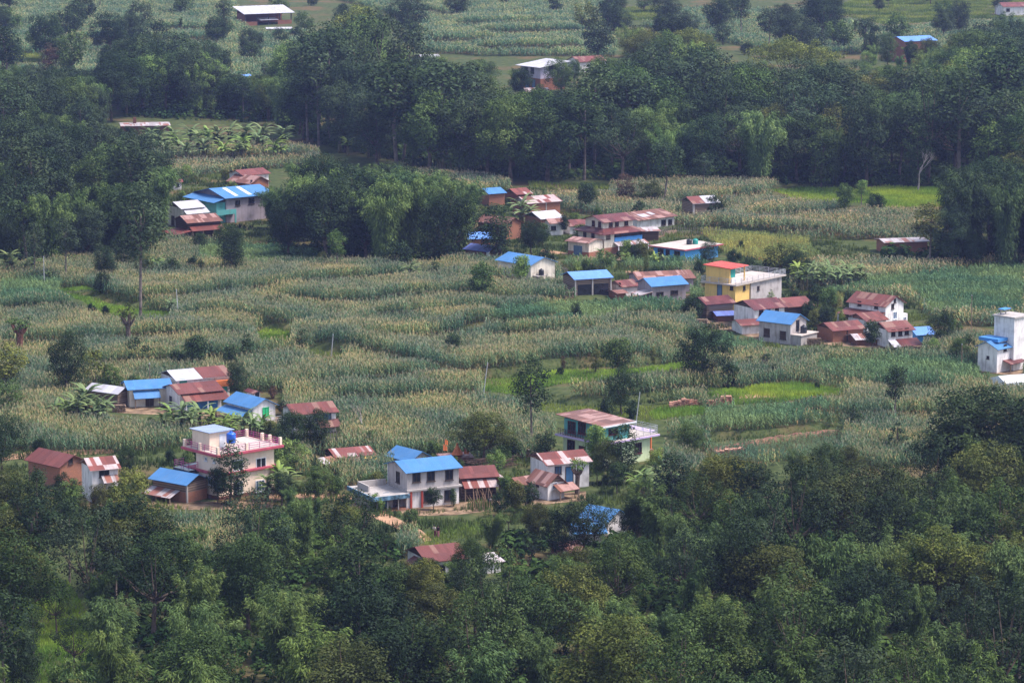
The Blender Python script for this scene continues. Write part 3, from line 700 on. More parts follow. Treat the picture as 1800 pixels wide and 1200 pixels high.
m.slab((ub[1], ub[3]+.01, kt), (ub[0], ub[3]+.01, kt), (-o, D+o, k), (L+o, D+o, k), .07, 30)
h.part('skirt_roof', m, BROWN)
for px in (1074, 1085, 1102): h.win('R', px, 391, .75, .9, FRB, GLASS, off=1.6, uz=(h.onface('R', px, 391, 1.6)[0], zu-.65))
for v in (2.6, 4.6): h.win('L', 0, 0, .75, .9, FRB, GLASS, off=.9, uz=(v, zu-.65))
for px, py in ((1029, 412), (1043, 414)): h.win('L', px, py, .8, 1.1, FRD, GLASS)
h.win('R', 1069, 415, .8, 1.1, FRD, WOOD)
ua = h.onface('R', 1080, 420)[0]
h.part('balcony_board', MB().box(ua, L, -.12, -.004, 2.35, 3.15), BLUEP); h.part('gallery_shade', MB().box(ua, L, -.06, -.004, 3.16, zl-.2), GLASS)  # near-black panel on the wall paints the shade inside the gallery
h.lean('R', ua-.2, L+.6, 2.3, 1.7, 1.6, TINRUST, 3, FRW); h.door('R', 1105, 1.2, 1.6, FRD)
h = farm('low cream wing with blue double door and brick foot at the lane', 999, 1035, 1060, 452, 426, 52, 'y', .5, RUST2, WHITE2, WHITE2, name='cottage', ov=.7)
h.part('plinth', MB().box(-.05, h.L, -.05, -.003, -1, .9).box(-.05, -.003, 0, h.D, -1, .9), BRICK)
h.part('double_door', MB().box(-.09, -.004, h.D*.32, h.D*.72, -.2, 2.0), DOORB)
h = farm('weathered grey lean shed on posts right of the large two tier house', 1122, 1132, 1158, 424, 406, 15, 'x', .5, TINRUST, WOODD, WOODD, D=5, name='open_shed', cat='shed')
h = House('blue_house', 'low sky blue flat roofed house with maroon slab edge', 'house', 1151, 1203, 1266, 462, 47)
L, D = h.L, h.D; z1 = h.zz(440)
h.wall(SKYB, -1, z1); h.flat(z1, .2, .75, BAND, name='roof_edge'); h.flat(z1+.2, .03, .6, CONCL, name='roof_deck')
h.win('L', 1163, 445, 1.25, 1.5, FRB, GLASS); h.win('L', 1175, 446, .8, 1.4, FRB, GLASS); h.win('L', 1191, 449, 1.3, 1.5, FRB, GLASS)
h.part('porch_wall', MB().box(-1.2, -1.0, .4, D*.8, -1, .5), BRICK)
water_tank(h.world(L*.55, D*.45, z1+.23), .55, 1.0, TANKK, 'black water tank on the sky blue house, left of a green one')
water_tank(h.world(L*.55+1.1, D*.45-.6, z1+.23), .55, 1.0, TANKG, 'green water tank on the sky blue house, beside a black one')
h = farm('timber shed with part red, part bare roof at the upper right of the village', 1204, 1219, 1263, 388, 357, 26, 'x', 1.5, TIN, WOOD, GLASS, D=5, name='timber_shed', cat='shed')
h.gable('x', h.ze+.04, 1.5, RED, GLASS, (-.02, h.L*.38, 0, h.D)); h.part('post', MB().box(-.15, .2, -.15, .2, -1, h.ze), CONC)
h = farm('open timber barn on posts with pale blue roof, right of the cream cottage', 993, 1011, 1074, 520, 490, 22, 'x', 1.25, BLUE_LT, WOOD, WOODD, D=5.5, name='open_barn', cat='barn')
h.part('open_bay_shade', MB().box(.5, h.L*.45, -.05, -.004, -.8, h.ze-1.1).box(h.L*.52, h.L-.4, -.05, -.004, -.8, h.ze-1.1), GLASS)  # flat near-black panels stand in for the shade inside the bays
for x in (0, h.L*.48, h.L): h.part('post', MB().box(x-.12, x+.12, -.22, -.06, -1, h.ze-.08), CONC)
h = farm('long rust roof behind the grey cement house with blue roof', 1106, 1124, 1220, 516, 491, 16, 'x', 1.3, RUST2, GREYV, GREYV, D=6, name='long_house', ov=.6)
h = farm('grey cement house with bright blue roof, left of the yellow house', 1124, 1146, 1207, 530, 502, 26, 'x', 1.45, BLUE, GREYV, GREYV, D=5.2, name='cement_house')
h.win('R', 1160, 517, 1.3, .6, FRD, GLASS, nm=3); h.win('R', 1186, 514, 1.3, .6, FRD, GLASS, nm=3)
h.lean('L', -.5, 3.2, h.ze-1.0, h.ze-1.5, 2.6, TINRUST, 2)
h = farm('little house with rust red roof, left of the grey cement house with blue roof', 1080, 1094, 1121, 522, 503, 35, 'x', 1.1, RED, WHITE, GREYV, D=3.8, name='cottage')
h.win('L', 1090, 500, .4, .5)
h = farm('tiny leaning hut with a flat rusty roof beside the little red roofed house', 1076, 1086, 1100, 528, 515, 30, 'x', .4, RUST2, MUD, MUD, D=3, name='hut', cat='hut')

# yellow house
h = House('yellow_house', 'tall yellow house with roof terrace, half of its side wall bare grey cement', 'house', 1241, 1292, 1380, 546, 52)
L, D = h.L, h.D; z1 = h.zz(502); ug = h.onface('R', 1320, 520)[0]
h.wall(YELLOW, -1, z1, (0, ug, 0, D)); h.wall(GREYP, -1, z1, (ug, L, -.25, D), 'side_wall')
h.flat(z1, .22, (.8, .8, .7, .4), CONCL, name='roof_slab'); zr = z1+.22
h.rail(zr, .95, STEEL, (-.7, L+.7, -.6, D+.3), 'RLBE', 4, 1.8, 'terrace_railing')
rb = (0, 3.2+1.6, D-5.4, D-.2); zt2 = zr+2.7
h.wall(YELLOW, zr, zt2, (0, 4.6, D-2.6, D-.2), 'roof_room'); h.wall(YELLOW, zr, zt2, (0, .2, D-5.2, D-2.6), 'roof_room')
h.part('roof_room_roof', MB().slab((-.4, D+.2, zt2+.25), (5.1, D+.2, zt2+.25), (5.1, D-5.7, zt2+.02), (-.4, D-5.7, zt2+.02), .12, 0), sheet('orange red sheet', (.50, .065, .04), rust=.1))
h.part('curtain', MB().box(.6, 2.0, D-5.0, D-4.95, zr+.9, zt2-.05), TEALP)
h.part('parapet', MB().box(.6, 3.2, D-5.2, D-5.05, zr, zr+.8), FRW)
h.part('post', MB().box(4.4, 4.6, D-5.3, D-5.1, zr, zt2), YELLOW)
h.win('R', 0, 0, .9, 1.2, FRD, GLASS, off=D-2.6, uz=(3.5, zr+1.5))
h.win('R', 1309, 506, .55, .6); h.win('R', 1336, 506, .55, .6, off=-.25); h.win('L', 1286, 506, .5, .6); h.door('L', 1266, .9, 2.9, DOORB, z0=z1-3.1)
YEL = h
h = farm('plank cattle shed with dark red roof below the yellow house', 1222, 1242, 1290, 560, 534, 26, 'x', 1.2, BROWN, WOOD, GLASS, D=5, name='cattle_shed', cat='shed')
h = farm('long white house with dark brown red roof between the yellow house and the blue roof', 1297, 1326, 1381, 578, 543, 30, 'x', 1.6, BROWN, WHITE, WOODD, D=6.2, name='long_white_house')
h.win('R', 1338, 549, .7, .9, FRB, GLASS); h.win('R', 1351, 546, .7, .7, FRB, GLASS); h.win('R', 1367, 545, .6, .6)
h = farm('open plank barn with rust red roof, right end of the long white house', 1374, 1386, 1428, 560, 538, 26, 'x', 1.5, RED, WOODD, GLASS, D=5.6, name='open_barn', cat='barn')
h = farm('low blue lean roof at the foot of the plank cattle shed', 1250, 1262, 1296, 566, 554, 12, 'x', .5, BLUE_OLD, BRICKD, BRICKD, D=4, name='shed', cat='shed')
h = farm('low rust red shed roof in front of the long white house', 1284, 1304, 1337, 588, 571, 18, 'x', .8, RED, WHITE, WHITE, D=4.5, name='shed', cat='shed')
h = House('pale_house', 'pale cement house with bright blue roof and two brown windows facing the maize', 'house', 1337, 1389, 1420, 606, 52)
ze = h.zz(568); h.wall(GREYP, -1, ze); h.gable('y', ze, 1.4, BLUE, GREYP, ov=.4)
h.win('L', 1350, 584, 1.0, 1.2, FRD, WOODD, nm=2); h.win('L', 1377, 589, 1.0, 1.2, FRD, WOODD, nm=2); h.door('R', 1403, .8, 1.8, GLASS, z0=ze-1.6)
h.part('annex', MB().box(.3, h.L+.4, -1.9, -.004, -1, 1.6), CONC); h.part('annex_roof', MB().box(.1, h.L+.6, -2.1, -.003, 1.6, 1.72), CONCL)
water_tank(h.world(h.L*.55, -.9, 1.72), .55, 1.25, TANKK, 'black water tank on the annex of the pale house with blue roof')

# ================================================================== right hand farm
h = farm('tall white farmhouse with bright red roof and white gable, right hand farm', 1497, 1556, 1592, 578, 537, 48, 'y', 1.5, RED, WHITE, WHITE, name='white_farmhouse')
h.win('R', 1571, 528, .45, .55, uz=(h.L*.5, h.ze+.5)); h.win('R', 1570, 538, .6, .7, FRD, GLASS); h.win('R', 1575, 554, .9, 1.1, FRW, GLASSB)
for px, py in ((1514, 533), (1541, 538)): h.win('L', px, py, .6, .7, FRD, GLASS)
h.lean('L', 0, h.D+.6, h.zz(549), h.zz(556), 2.6, RED, 3, FRW)
h.part('annex', MB().box(h.L+.003, h.L+1.8, .4, 4, -1, h.ze-2.2), WHITE); h.win('R', 0, 0, .7, 1.0, FRW, GLASSB, off=.4, uz=(h.L+.9, h.ze-3.3))
h = farm('middle red roof in front of the tall white farmhouse', 1499, 1524, 1560, 586, 564, 34, 'x', 1.4, RED, WHITE, TINRUST, D=5, name='cottage')
h = farm('low brick shed with long red roof at the left of the right hand farm', 1442, 1464, 1520, 602, 580, 26, 'x', 1.3, RED, BRICK, WOODD, D=5, name='brick_shed', cat='shed')
h.part('post', MB().box(h.L*.45, h.L*.49, -.1, -.003, -1, h.ze-.1), WOODD)
h = farm('white house with three small windows under a brown red roof and a tin awning', 1545, 1562, 1606, 612, 581, 26, 'x', 1.5, RED, WHITE, WOODD, D=5.2, name='cottage')
for px, py in ((1570, 585), (1583, 584), (1595, 582)): h.win('R', px, py, .6, .95, FRD, GLASS)
h.lean('R', -.2, 1.2, h.ze-1.5, h.ze-2.4, 2.0, TIN, 0); h.lean('R', 1.25, h.L+.8, h.ze-1.5, h.ze-2.4, 2.0, BROWN, 3)
h = farm('low pale rusty lean shed behind the round bush at the right hand farm', 1494, 1506, 1546, 608, 596, 15, 'x', .8, TINRUST, BRICKD, BRICKD, D=4, name='shed', cat='shed')
h = farm('plain pale blue tin shed right of the house with three small windows', 1604, 1612, 1642, 602, 587, 20, 'x', 1.2, BLUE_LT, BLUEP, BLUEP, D=4, name='tin_shed', cat='shed')
h = House('white_tower_house', 'white stair tower house with blue slab edge at the right edge of the picture', 'house', 1750, 1781, 1812, 652, 45)
L, D = h.L, h.D; zt_ = h.zz(560)
h.wall(WHITE, -1, zt_); h.flat(zt_, .2, .25, CONC, name='roof_edge')
h.part('stand', MB().box(.6, .75, D-.8, D-.65, zt_+.2, zt_+.9).box(1.9, 2.05, D-.8, D-.65, zt_+.2, zt_+.9).box(.5, 2.2, D-1.4, D-.5, zt_+.9, zt_+1.0), CONC)
h.part('floor_slab', MB().box(-2.6, -.004, D*.3, D+1, 4.7, 5.2), BLUEP); h.part('rear_wing', MB().box(-1.8, -.005, D*.4, D+.8, -1, 4.69), PINK)
h.part('side_slab', MB().box(L+.003, L+3, .5, D, 4.9, 5.4).box(L+.003, L+3, .5, D, 1.8, 2.2), BLUEP); h.part('side_wing', MB().box(L+.004, L+2.8, .7, D, -1, 1.79).box(L+.004, L+2.8, .7, D, 2.21, 4.89), plaster('salmon paint', (.7, .3, .22)))
h.part('stand_roof', MB().box(.4, 2.3, D-1.5, D-.4, zt_+1.003, zt_+1.13), BLUEP)
h = farm('small white house with blue gabled roof at the foot of the white stair tower', 1722, 1752, 1781, 656, 612, 46, 'x', 1.3, BLUE, WHITE, WHITE, name='white_cottage')
h.win('R', 1768, 611, .6, .9); h.win('L', 1738, 628, .3, .3); h.lean('R', h.L*.4, h.L+2, 1.9, 1.4, 1.6, BROWN, 2)
h = House('tarpaulin_shelter', 'white tarpaulin shelter standing in the maize at the right edge', 'shelter', 1756, 1768, 1840, 690, 20, D=5)
h.wall(plain('white tarpaulin', (.74, .73, .76), .6), -.5, 1.4); h.gable('x', 1.4, 1.1, plain('white tarpaulin', (.74, .73, .76)), MATS['white tarpaulin'], ov=.02, og=.02)
h = farm('long ruined brick shed with a bent pale tin roof under the trees at right', 1538, 1556, 1632, 446, 426, 14, 'x', .5, TINRUST, BRICK, BRICKD, D=5, name='brick_shed', cat='shed')

# ================================================================== far away
h = House('open_tin_barn', 'big open barn with broad bare tin roof on the terraces at top left', 'barn', 412, 432, 510, 46, 26, D=9)
ze = h.zz(25); L, D = h.L, h.D
h.shed('x', ze, ze+2.0, TIN, ov=1.0)
h.part('back_wall', MB().box(.2, L-.2, D-.4, D-.2, -1, ze+1.2).box(.2, .4, 1, D-.45, -1, ze-.2), BRICKD)
for x in (0, L*.25, L*.5, L*.75, L): h.part('post', MB().box(x-.15, x+.15, .1, .4, -1, ze+.05), FRD)
h.part('inner_roof', MB().slab((L*.3, 3, 2.4), (L*.7, 3, 2.4), (L*.7, -.8, 1.9), (L*.3, -.8, 1.9), .08, 0), TIN)
h.part('low_wall', MB().box(0, L*.25, -.1, .05, -1, 1.4), MUD); h.part('low_wall', MB().box(L*.7, L, -.1, .05, -1, 1.6), MUD)
h = farm('low pale tin roof strip below the big open barn at top left', 464, 470, 512, 58, 51, 10, 'x', .5, TIN, BRICKD, BRICKD, D=4, name='shed', cat='shed')
h = House('far_white_house', 'pale violet two storey house with bare tin roof in the back wood', 'house', 908, 950, 990, 160, 38, D=9, L=9)
z2 = h.zz(118); h.wall(MUD, -1, z2*.5, (0, h.L, 0, h.D)); h.wall(plaster('pale violet wall', (.52, .45, .55)), z2*.5, z2, name='upper_wall')
h.shed('y', z2-.1, z2+1.2, TIN, ov=1.2)
for px in (925, 936): h.win('L', px, 124, 1.4, 1.7, FRD, GLASS)
for px in (927, 938): h.door('L', px, 1.5, 2.6, DOORB, z0=.4)
h.win('R', 968, 120, 1.6, 1.4)
h = farm('rust and white striped shed roof in front of the pale violet house', 918, 926, 964, 172, 161, 14, 'x', 1.1, RUST, MUD, GLASS, D=4.5, name='shed', cat='shed')
h = farm('dark red roof with white gable right of the pale violet house in the back wood', 998, 1018, 1066, 128, 109, 25, 'x', 1.8, RED, WHITE, WHITE, D=8, name='far_house')
h = farm('pale blue roof over red brick among the trees at upper right', 1568, 1590, 1648, 110, 73, 25, 'x', 1.6, BLUE_LT, BRICK, BRICK, D=9, name='far_house')
h = farm('ruined flat pale roof with a chimney stub behind the banana grove', 197, 215, 296, 234, 222, 10, 'x', .5, TINRUST, BRICKD, BRICKD, D=8, name='ruined_house')
h.part('chimney', MB().box(3, 3.8, 3, 3.8, h.ze, h.ze+1.8), BRICKD)
h = farm('white house with red roof at the extreme top right corner', 1752, 1764, 1815, 28, 12, 15, 'x', 1.8, RED, WHITE, WHITE, D=8, name='far_house')
h.win('R', 1772, 18, 1.2, 1.0)
h = farm('scrap of bare tin roof among trees left of the pale violet house', 735, 742, 772, 112, 101, 12, 'x', .8, TIN, BRICKD, BRICKD, D=6, name='far_shed', cat='shed')
h = farm('small yellow green hut with blue lid in the back wood at upper left', 422, 430, 440, 146, 134, 40, 'x', .5, BLUE_LT, plain('lime paint', (.45, .6, .08)), GREENP, name='far_hut', cat='hut', ov=.3)

# red shrine with orange flags
x, y, z = ground(800, 814)
t = empty('shrine', (x, y, z), R(15), 'low red shrine platform with an orange cloth cone, behind the grey house', 'shrine')
MB().box(-2.2, 2.2, -1.2, 1.2, -.5, .9).obj('platform', BRICKD, t)
MB().slab((-2.4, 1.3, 1.25), (2.4, 1.3, 1.25), (2.4, -1.4, 1.0), (-2.4, -1.4, 1.0), .08, 0).obj('roof', RUST2, t)
MB().lathe([(.85, 1.25), (.6, 1.7), (.28, 2.2), (.05, 2.9)], .3, 0, 8).obj('cloth_cone', ORANGE, t)
for px, py, k in ((778, 813, 2.6), (781, 812, 3.3), (815, 814, 2.2)):
    x, y, z = ground(px, py); t = empty('flag', (x, y, z), .3*k, {2.6: 'leaning orange flag at the left of the red shrine', 3.3: 'taller orange flag beside the red shrine, second from its left', 2.2: 'short orange flag at the right of the red shrine'}[k], 'flag')
    MB().tube([(0, 0, 0), (.15, 0, k)], .03, 5).obj('pole', TIMBER, t)
    m = MB()
    for i in range(5): m.face([(.12+i*.16, .05*math.sin(i*1.3), k-.9-i*.03), (.12+i*.16+.16, .05*math.sin(i*1.3+1.3), k-.93-i*.03), (.12+i*.16+.16, .05*math.sin(i*1.3+1.3), k-.1-i*.1), (.12+i*.16, .05*math.sin(i*1.3), k-i*.1)])
    m.obj('cloth', ORANGE, t)
# ------------------------------------------------------------------ ground sheet
xs = np.unique(np.concatenate([np.linspace(-6000, -170, 14), np.arange(-170, 171, 2.5), np.linspace(170, 6000, 14)]))
ys = np.unique(np.concatenate([np.linspace(-300, 330, 16), np.arange(330, 800, .8), np.arange(800, 1500, 4), np.linspace(1500, 12000, 20)]))
GX, GY = np.meshgrid(xs, ys); GZ = zt(GX, GY)
V = np.stack([GX, GY, GZ], -1).reshape(-1, 3); nx = len(xs); ny = len(ys)
i = (np.arange(ny-1)[:, None]*nx+np.arange(nx-1)[None]).ravel()
Q = np.stack([i, i+1, i+1+nx, i+nx], 1)
m, nt, ns, ln = newmat('ground')
tc = N(nt, 'ShaderNodeTexCoord'); P = tc.outputs['Object']
n1 = noise(nt, P, .06, 5, .6); n2 = noise(nt, P, .6, 5, .65); n3 = noise(nt, P, 4, 3)
g = ramp(nt, n2, [(.3, (.030, .042, .016)), (.5, (.055, .072, .026)), (.7, (.10, .105, .042))])
s_ = ramp(nt, n3, [(.3, (.10, .065, .035)), (.7, (.17, .10, .055))])
col = mixc(nt, ramp(nt, n1, [(.5, 0.0), (.64, .7)]), g, s_)
finish(nt, col, .95, .05)
go = linkmesh('ground', npmesh('ground', V, Q, m)); go.data.polygons.foreach_set('use_smooth', [True]*len(Q)); tag(go, kind='structure')

def strip_mesh(name, left, right, mat, lift=.03, n=60, kind='structure', label=None, cat=None):
    """a sheet that follows the terrain between two photo polylines (world resampled)"""
    def res(p):
        X, Y = flat([q[0] for q in p], [q[1] for q in p]); d = np.concatenate([[0], np.cumsum(np.hypot(np.diff(X), np.diff(Y)))])
        t = np.linspace(0, d[-1], n); return np.interp(t, d, X), np.interp(t, d, Y)
    a, b = res(left), res(right); k = 8
    t = np.linspace(0, 1, k)[None]
    X = a[0][:, None]*(1-t)+b[0][:, None]*t; Y = a[1][:, None]*(1-t)+b[1][:, None]*t
    V = np.stack([X, Y, zt(X, Y)+lift], -1).reshape(-1, 3)
    i = (np.arange(n-1)[:, None]*k+np.arange(k-1)[None]).ravel()
    o = linkmesh(name, npmesh(name, V, np.stack([i, i+1, i+1+k, i+k], 1), mat)); return tag(o, label, cat, kind=kind)
EARTH = plain('pale earth', (.40, .24, .15), .95, .05, .25, .5); REDEARTH = plain('red earth', (.22, .115, .08), .95, .05, .5, 1.4)
YARDM = plain('trodden yard earth', (.23, .155, .10), .95, .05, .5, .7)
strip_mesh('path', [(955, 438), (1000, 446), (1045, 461)], [(950, 443), (995, 453), (1038, 468)], EARTH)
strip_mesh('path', [(1100, 478), (1140, 474), (1225, 510)], [(1100, 482), (1130, 482), (1222, 518)], EARTH)
strip_mesh('path', [(620, 880), (690, 905), (740, 930), (760, 948)], [(612, 892), (672, 915), (716, 938), (736, 955)], EARTH)
strip_mesh('bare_earth', [(0, 803), (60, 796), (200, 792)], [(0, 812), (60, 806), (200, 799)], EARTH)
strip_mesh('bare_earth', [(470, 868), (560, 866), (620, 868)], [(470, 880), (560, 880), (620, 880)], EARTH)
strip_mesh('bare_earth', [(290, 425), (360, 432), (470, 440)], [(285, 432), (360, 441), (470, 452)], REDEARTH)
strip_mesh('bare_earth', [(640, 466), (700, 468), (740, 474)], [(640, 474), (700, 477), (740, 482)], REDEARTH)
strip_mesh('bare_earth', [(1260, 606), (1310, 604), (1330, 606)], [(1260, 613), (1310, 612), (1330, 612)], EARTH)
strip_mesh('bare_earth', [(1300, 694), (1350, 690), (1365, 692)], [(1300, 700), (1350, 698), (1365, 698)], EARTH)
strip_mesh('bare_earth', [(118, 1136), (132, 1139), (145, 1150)], [(112, 1139), (124, 1144), (138, 1156)], plain('dark red earth', (.15, .08, .055), .95, .05, .5, .9))
strip_mesh('bare_earth', [(1455, 382), (1500, 378), (1550, 380)], [(1455, 388), (1500, 386), (1550, 387)], EARTH)

for a, b in [([(205, 714), (300, 716), (380, 722), (490, 732)], [(205, 726), (300, 730), (380, 736), (490, 744)]), ([(258, 880), (330, 884), (400, 882), (480, 876)], [(258, 893), (330, 897), (400, 897), (480, 893)]),
             ([(700, 888), (800, 880), (900, 872)], [(710, 905), (800, 902), (900, 890)]), ([(40, 858), (110, 862), (215, 876)], [(40, 872), (110, 878), (215, 896)]), ([(900, 868), (960, 866), (1030, 862)], [(900, 886), (960, 884), (1030, 878)]),
             ([(1225, 562), (1290, 570), (1336, 588)], [(1222, 574), (1290, 584), (1336, 600)]), ([(1430, 596), (1520, 600), (1620, 604)], [(1430, 606), (1520, 612), (1620, 614)]), ([(990, 514), (1080, 514), (1140, 518), (1225, 520)], [(990, 522), (1080, 524), (1140, 530), (1225, 528)]),
             ([(1725, 646), (1760, 648), (1800, 648)], [(1725, 656), (1760, 660), (1800, 660)]), ([(1085, 408), (1140, 410), (1190, 404)], [(1085, 426), (1140, 424), (1190, 410)]), ([(995, 448), (1060, 450), (1130, 446)], [(995, 456), (1060, 459), (1130, 456)])]:
    strip_mesh('yard', a, b, YARDM, .035)

# red earth cut and dry stone walls
def bank(name, pts, h, mat, label, cat, kind=None, seed=1, stones=False):
    X, Y = flat([p[0] for p in pts], [p[1] for p in pts]); r = random.Random(seed)
    d = np.concatenate([[0], np.cumsum(np.hypot(np.diff(X), np.diff(Y)))]); n = int(d[-1]/.7)+2; t = np.linspace(0, d[-1], n)
    x = np.interp(t, d, X); y = np.interp(t, d, Y); z = zt(x, y-.2); mb = MB()
    if stones:
        for i in range(n-1):
            zz = 0
            while zz < h*(.75+.25*math.sin(i*.5)):
                hh = r.uniform(.16, .34); w = r.uniform(.5, .8); o = r.uniform(-.14, .14)
                P = [(x[i]+sx*w/2*r.uniform(.8, 1.1), y[i]+o+sy*.45*r.uniform(.8, 1.1), z[i]+zz+q*hh*r.uniform(.9, 1.05)) for q in (0, 1) for sx, sy in ((-1, -1), (1, -1), (1, 1), (-1, 1))]
                mb.hexa(P); zz += hh*.97
    else:
        hs = [h*(.6+.4*r.random())*min(1, i/4+.3, (n-1-i)/4+.3) for i in range(n)]; of = [r.uniform(-.35, .35) for _ in range(n)]
        for i in range(n-1):
            A = [(x[k], y[k]-.9+of[k]*.6, z[k]-.4) for k in (i, i+1)]; Bq = [(x[k], y[k]-.35+of[k], z[k]+hs[k]*.55) for k in (i, i+1)]
            C_ = [(x[k], y[k]+of[k]*.5, z[k]+hs[k]) for k in (i, i+1)]; Dq = [(x[k], y[k]+2.6, z[k]+hs[k]*.6-.1) for k in (i, i+1)]; E = [(x[k], y[k]+4.5, z[k]-.5) for k in (i, i+1)]
            for a, b in ((A, Bq), (Bq, C_), (C_, Dq), (Dq, E)): mb.face([a[0], a[1], b[1], b[0]])
    o = mb.obj(name, mat); return tag(o, label, cat, kind=kind)
bank('earth_bank', [(1252, 790), (1290, 786), (1340, 777), (1400, 769), (1478, 762)], .75, REDEARTH, None, None, 'structure')
STONE = plain('reddish field stone', (.42, .22, .16), .9, .1, .45, 1.3)
bank('dry_stone_wall', [(1180, 718), (1235, 714), (1289, 708)], 1.25, STONE, 'reddish dry stone wall beside the bright yellow green rice plot', 'stone wall', stones=True)
bank('dry_stone_wall', [(1262, 797), (1292, 794), (1312, 789)], .8, STONE, 'short dry stone wall at the left foot of the red earth bank', 'stone wall', stones=True, seed=3)
bank('dry_stone_wall', [(888, 800), (930, 802), (982, 800)], 1.0, plain('grey field stone', (.22, .17, .14), .9, .1, .45, 1.3), 'grey brown dry stone wall behind the white two storey house', 'stone wall', stones=True, seed=5)
bank('earth_bank', [(20, 552), (80, 551), (150, 550)], .9, plain('dark soil', (.07, .045, .035), .95, .05, .3), None, None, 'structure', 9)

# ------------------------------------------------------------------ maize
def maize_template(seed, tassel=True):
    r = np.random.default_rng(seed); V = []; Q = []; C = []
    def quad(p, col):
        b = len(V); V.extend(p); Q.append((b, b+1, b+2, b+3)); C.extend(col)
    a0 = r.uniform(0, 3.14)
    g = lambda k: np.array([.118, .170, .088])*k
    w = .018
    quad([(-w, 0, 0), (w, 0, 0), (w*.7, 0, .9), (-w*.7, 0, .9)], [g(1.1)]*4)
    nl = 8
    for i in range(nl):
        z = .16+.68*i/nl; a = a0+(i % 2)*math.pi+r.normal(0, .5); l = r.uniform(.24, .40)*(1 if i < 6 else .75)
        d = np.array([math.cos(a), math.sin(a), 0]); s_ = np.array([-d[1], d[0], 0]); up = r.uniform(.10, .2); w = .024
        p0 = np.array([0, 0, z]); p1 = p0+d*l*.5+np.array([0, 0, up]); p2 = p0+d*l+np.array([0, 0, up-r.uniform(.08, .26)])
        k = r.uniform(.75, 1.35); c = g(k)
        if tassel and i >= 4 and r.random() < .38: c = np.array([.26, .235, .12])*r.uniform(.8, 1.2)
        if i <= 1 and r.random() < .45: c = np.array([.22, .16, .09])*r.uniform(.7, 1.1)
        quad([p0-s_*w, p0+s_*w, p1+s_*w*1.25, p1-s_*w*1.25], [c]*4)
        quad([p1-s_*w*1.25, p1+s_*w*1.25, p2+s_*w*.2, p2-s_*w*.2], [c, c, c*1.15, c*1.15])
    if tassel:
        for j in range(5):
            a = r.uniform(0, 6.28); d = np.array([math.cos(a), math.sin(a), 0])*r.uniform(.03, .10); s_ = np.array([-math.sin(a), math.cos(a), 0])*.0085
            c = np.array([.37, .32, .20])*r.uniform(.75, 1.25); p0 = np.array([0, 0, .86]); p1 = p0+d+np.array([0, 0, r.uniform(.12, .2)])
            quad([p0-s_*.6, p0+s_*.6, p1+s_, p1-s_], [c]*4)
    return np.array(V, float), np.array(Q), np.array(C, float)
MT = [maize_template(i) for i in range(6)]; MG = [maize_template(20+i, False) for i in range(5)]

NOMAIZE = []
def blocked(x, y, m=.5):
    b = np.zeros(len(x), bool)
    for h in HOUSES:
        c, d = math.cos(h.a), math.sin(h.a); dx, dy = x-h.x, y-h.y
        u = dx*c+dy*d; v = -dx*d+dy*c
        b |= (u > -m-1.8) & (u < h.L+m) & (v > -m-2.6) & (v < h.D+m)
    return b
GREEN_STRIPS = []     # photo polygons with grass or rice instead of maize
def field_points(polys, sp, excl=(), gapw=2.6, hid=0):
    P = [q for p in polys for q in p]; X, Y = flat([q[0] for q in P], [q[1] for q in P])
    gx = np.arange(X.min(), X.max(), sp); gy = np.arange(Y.min(), Y.max(), sp*1.05)
    x, y = [a.ravel() for a in np.meshgrid(gx, gy)]
    x = x+rng.uniform(-.38, .38, len(x))*sp; y = y+rng.uniform(-.38, .38, len(y))*sp
    px, py = pix(x, y, 0)
    k = np.zeros(len(x), bool)
    for p in polys: k |= in_poly(px, py, p)
    sk = scale_at(y)
    for p in list(excl): 
        k &= ~in_poly(px, py, p)
        if hid:
            for q in (.3, .6, .9): k &= ~in_poly(px, py-q*hid*sk, p)
    if hid == 2.4:
        for p in NOMAIZE: k &= ~in_poly(px, py, p)
    k &= ~gap(x, y, gapw); k[k] &= ~blocked(x[k], y[k])
    return x[k], y[k]
def fbm(x, y, s, seed):
    r = np.random.default_rng(seed); z = np.zeros(len(x))
    for o in range(4):
        for _ in range(5):
            a = r.uniform(0, 6.28); f = 2**o/s*r.uniform(.7, 1.3); z += np.sin((x*math.cos(a)+y*math.sin(a))*f*6.28+r.uniform(0, 6.28))/(2**o*3)
    return z
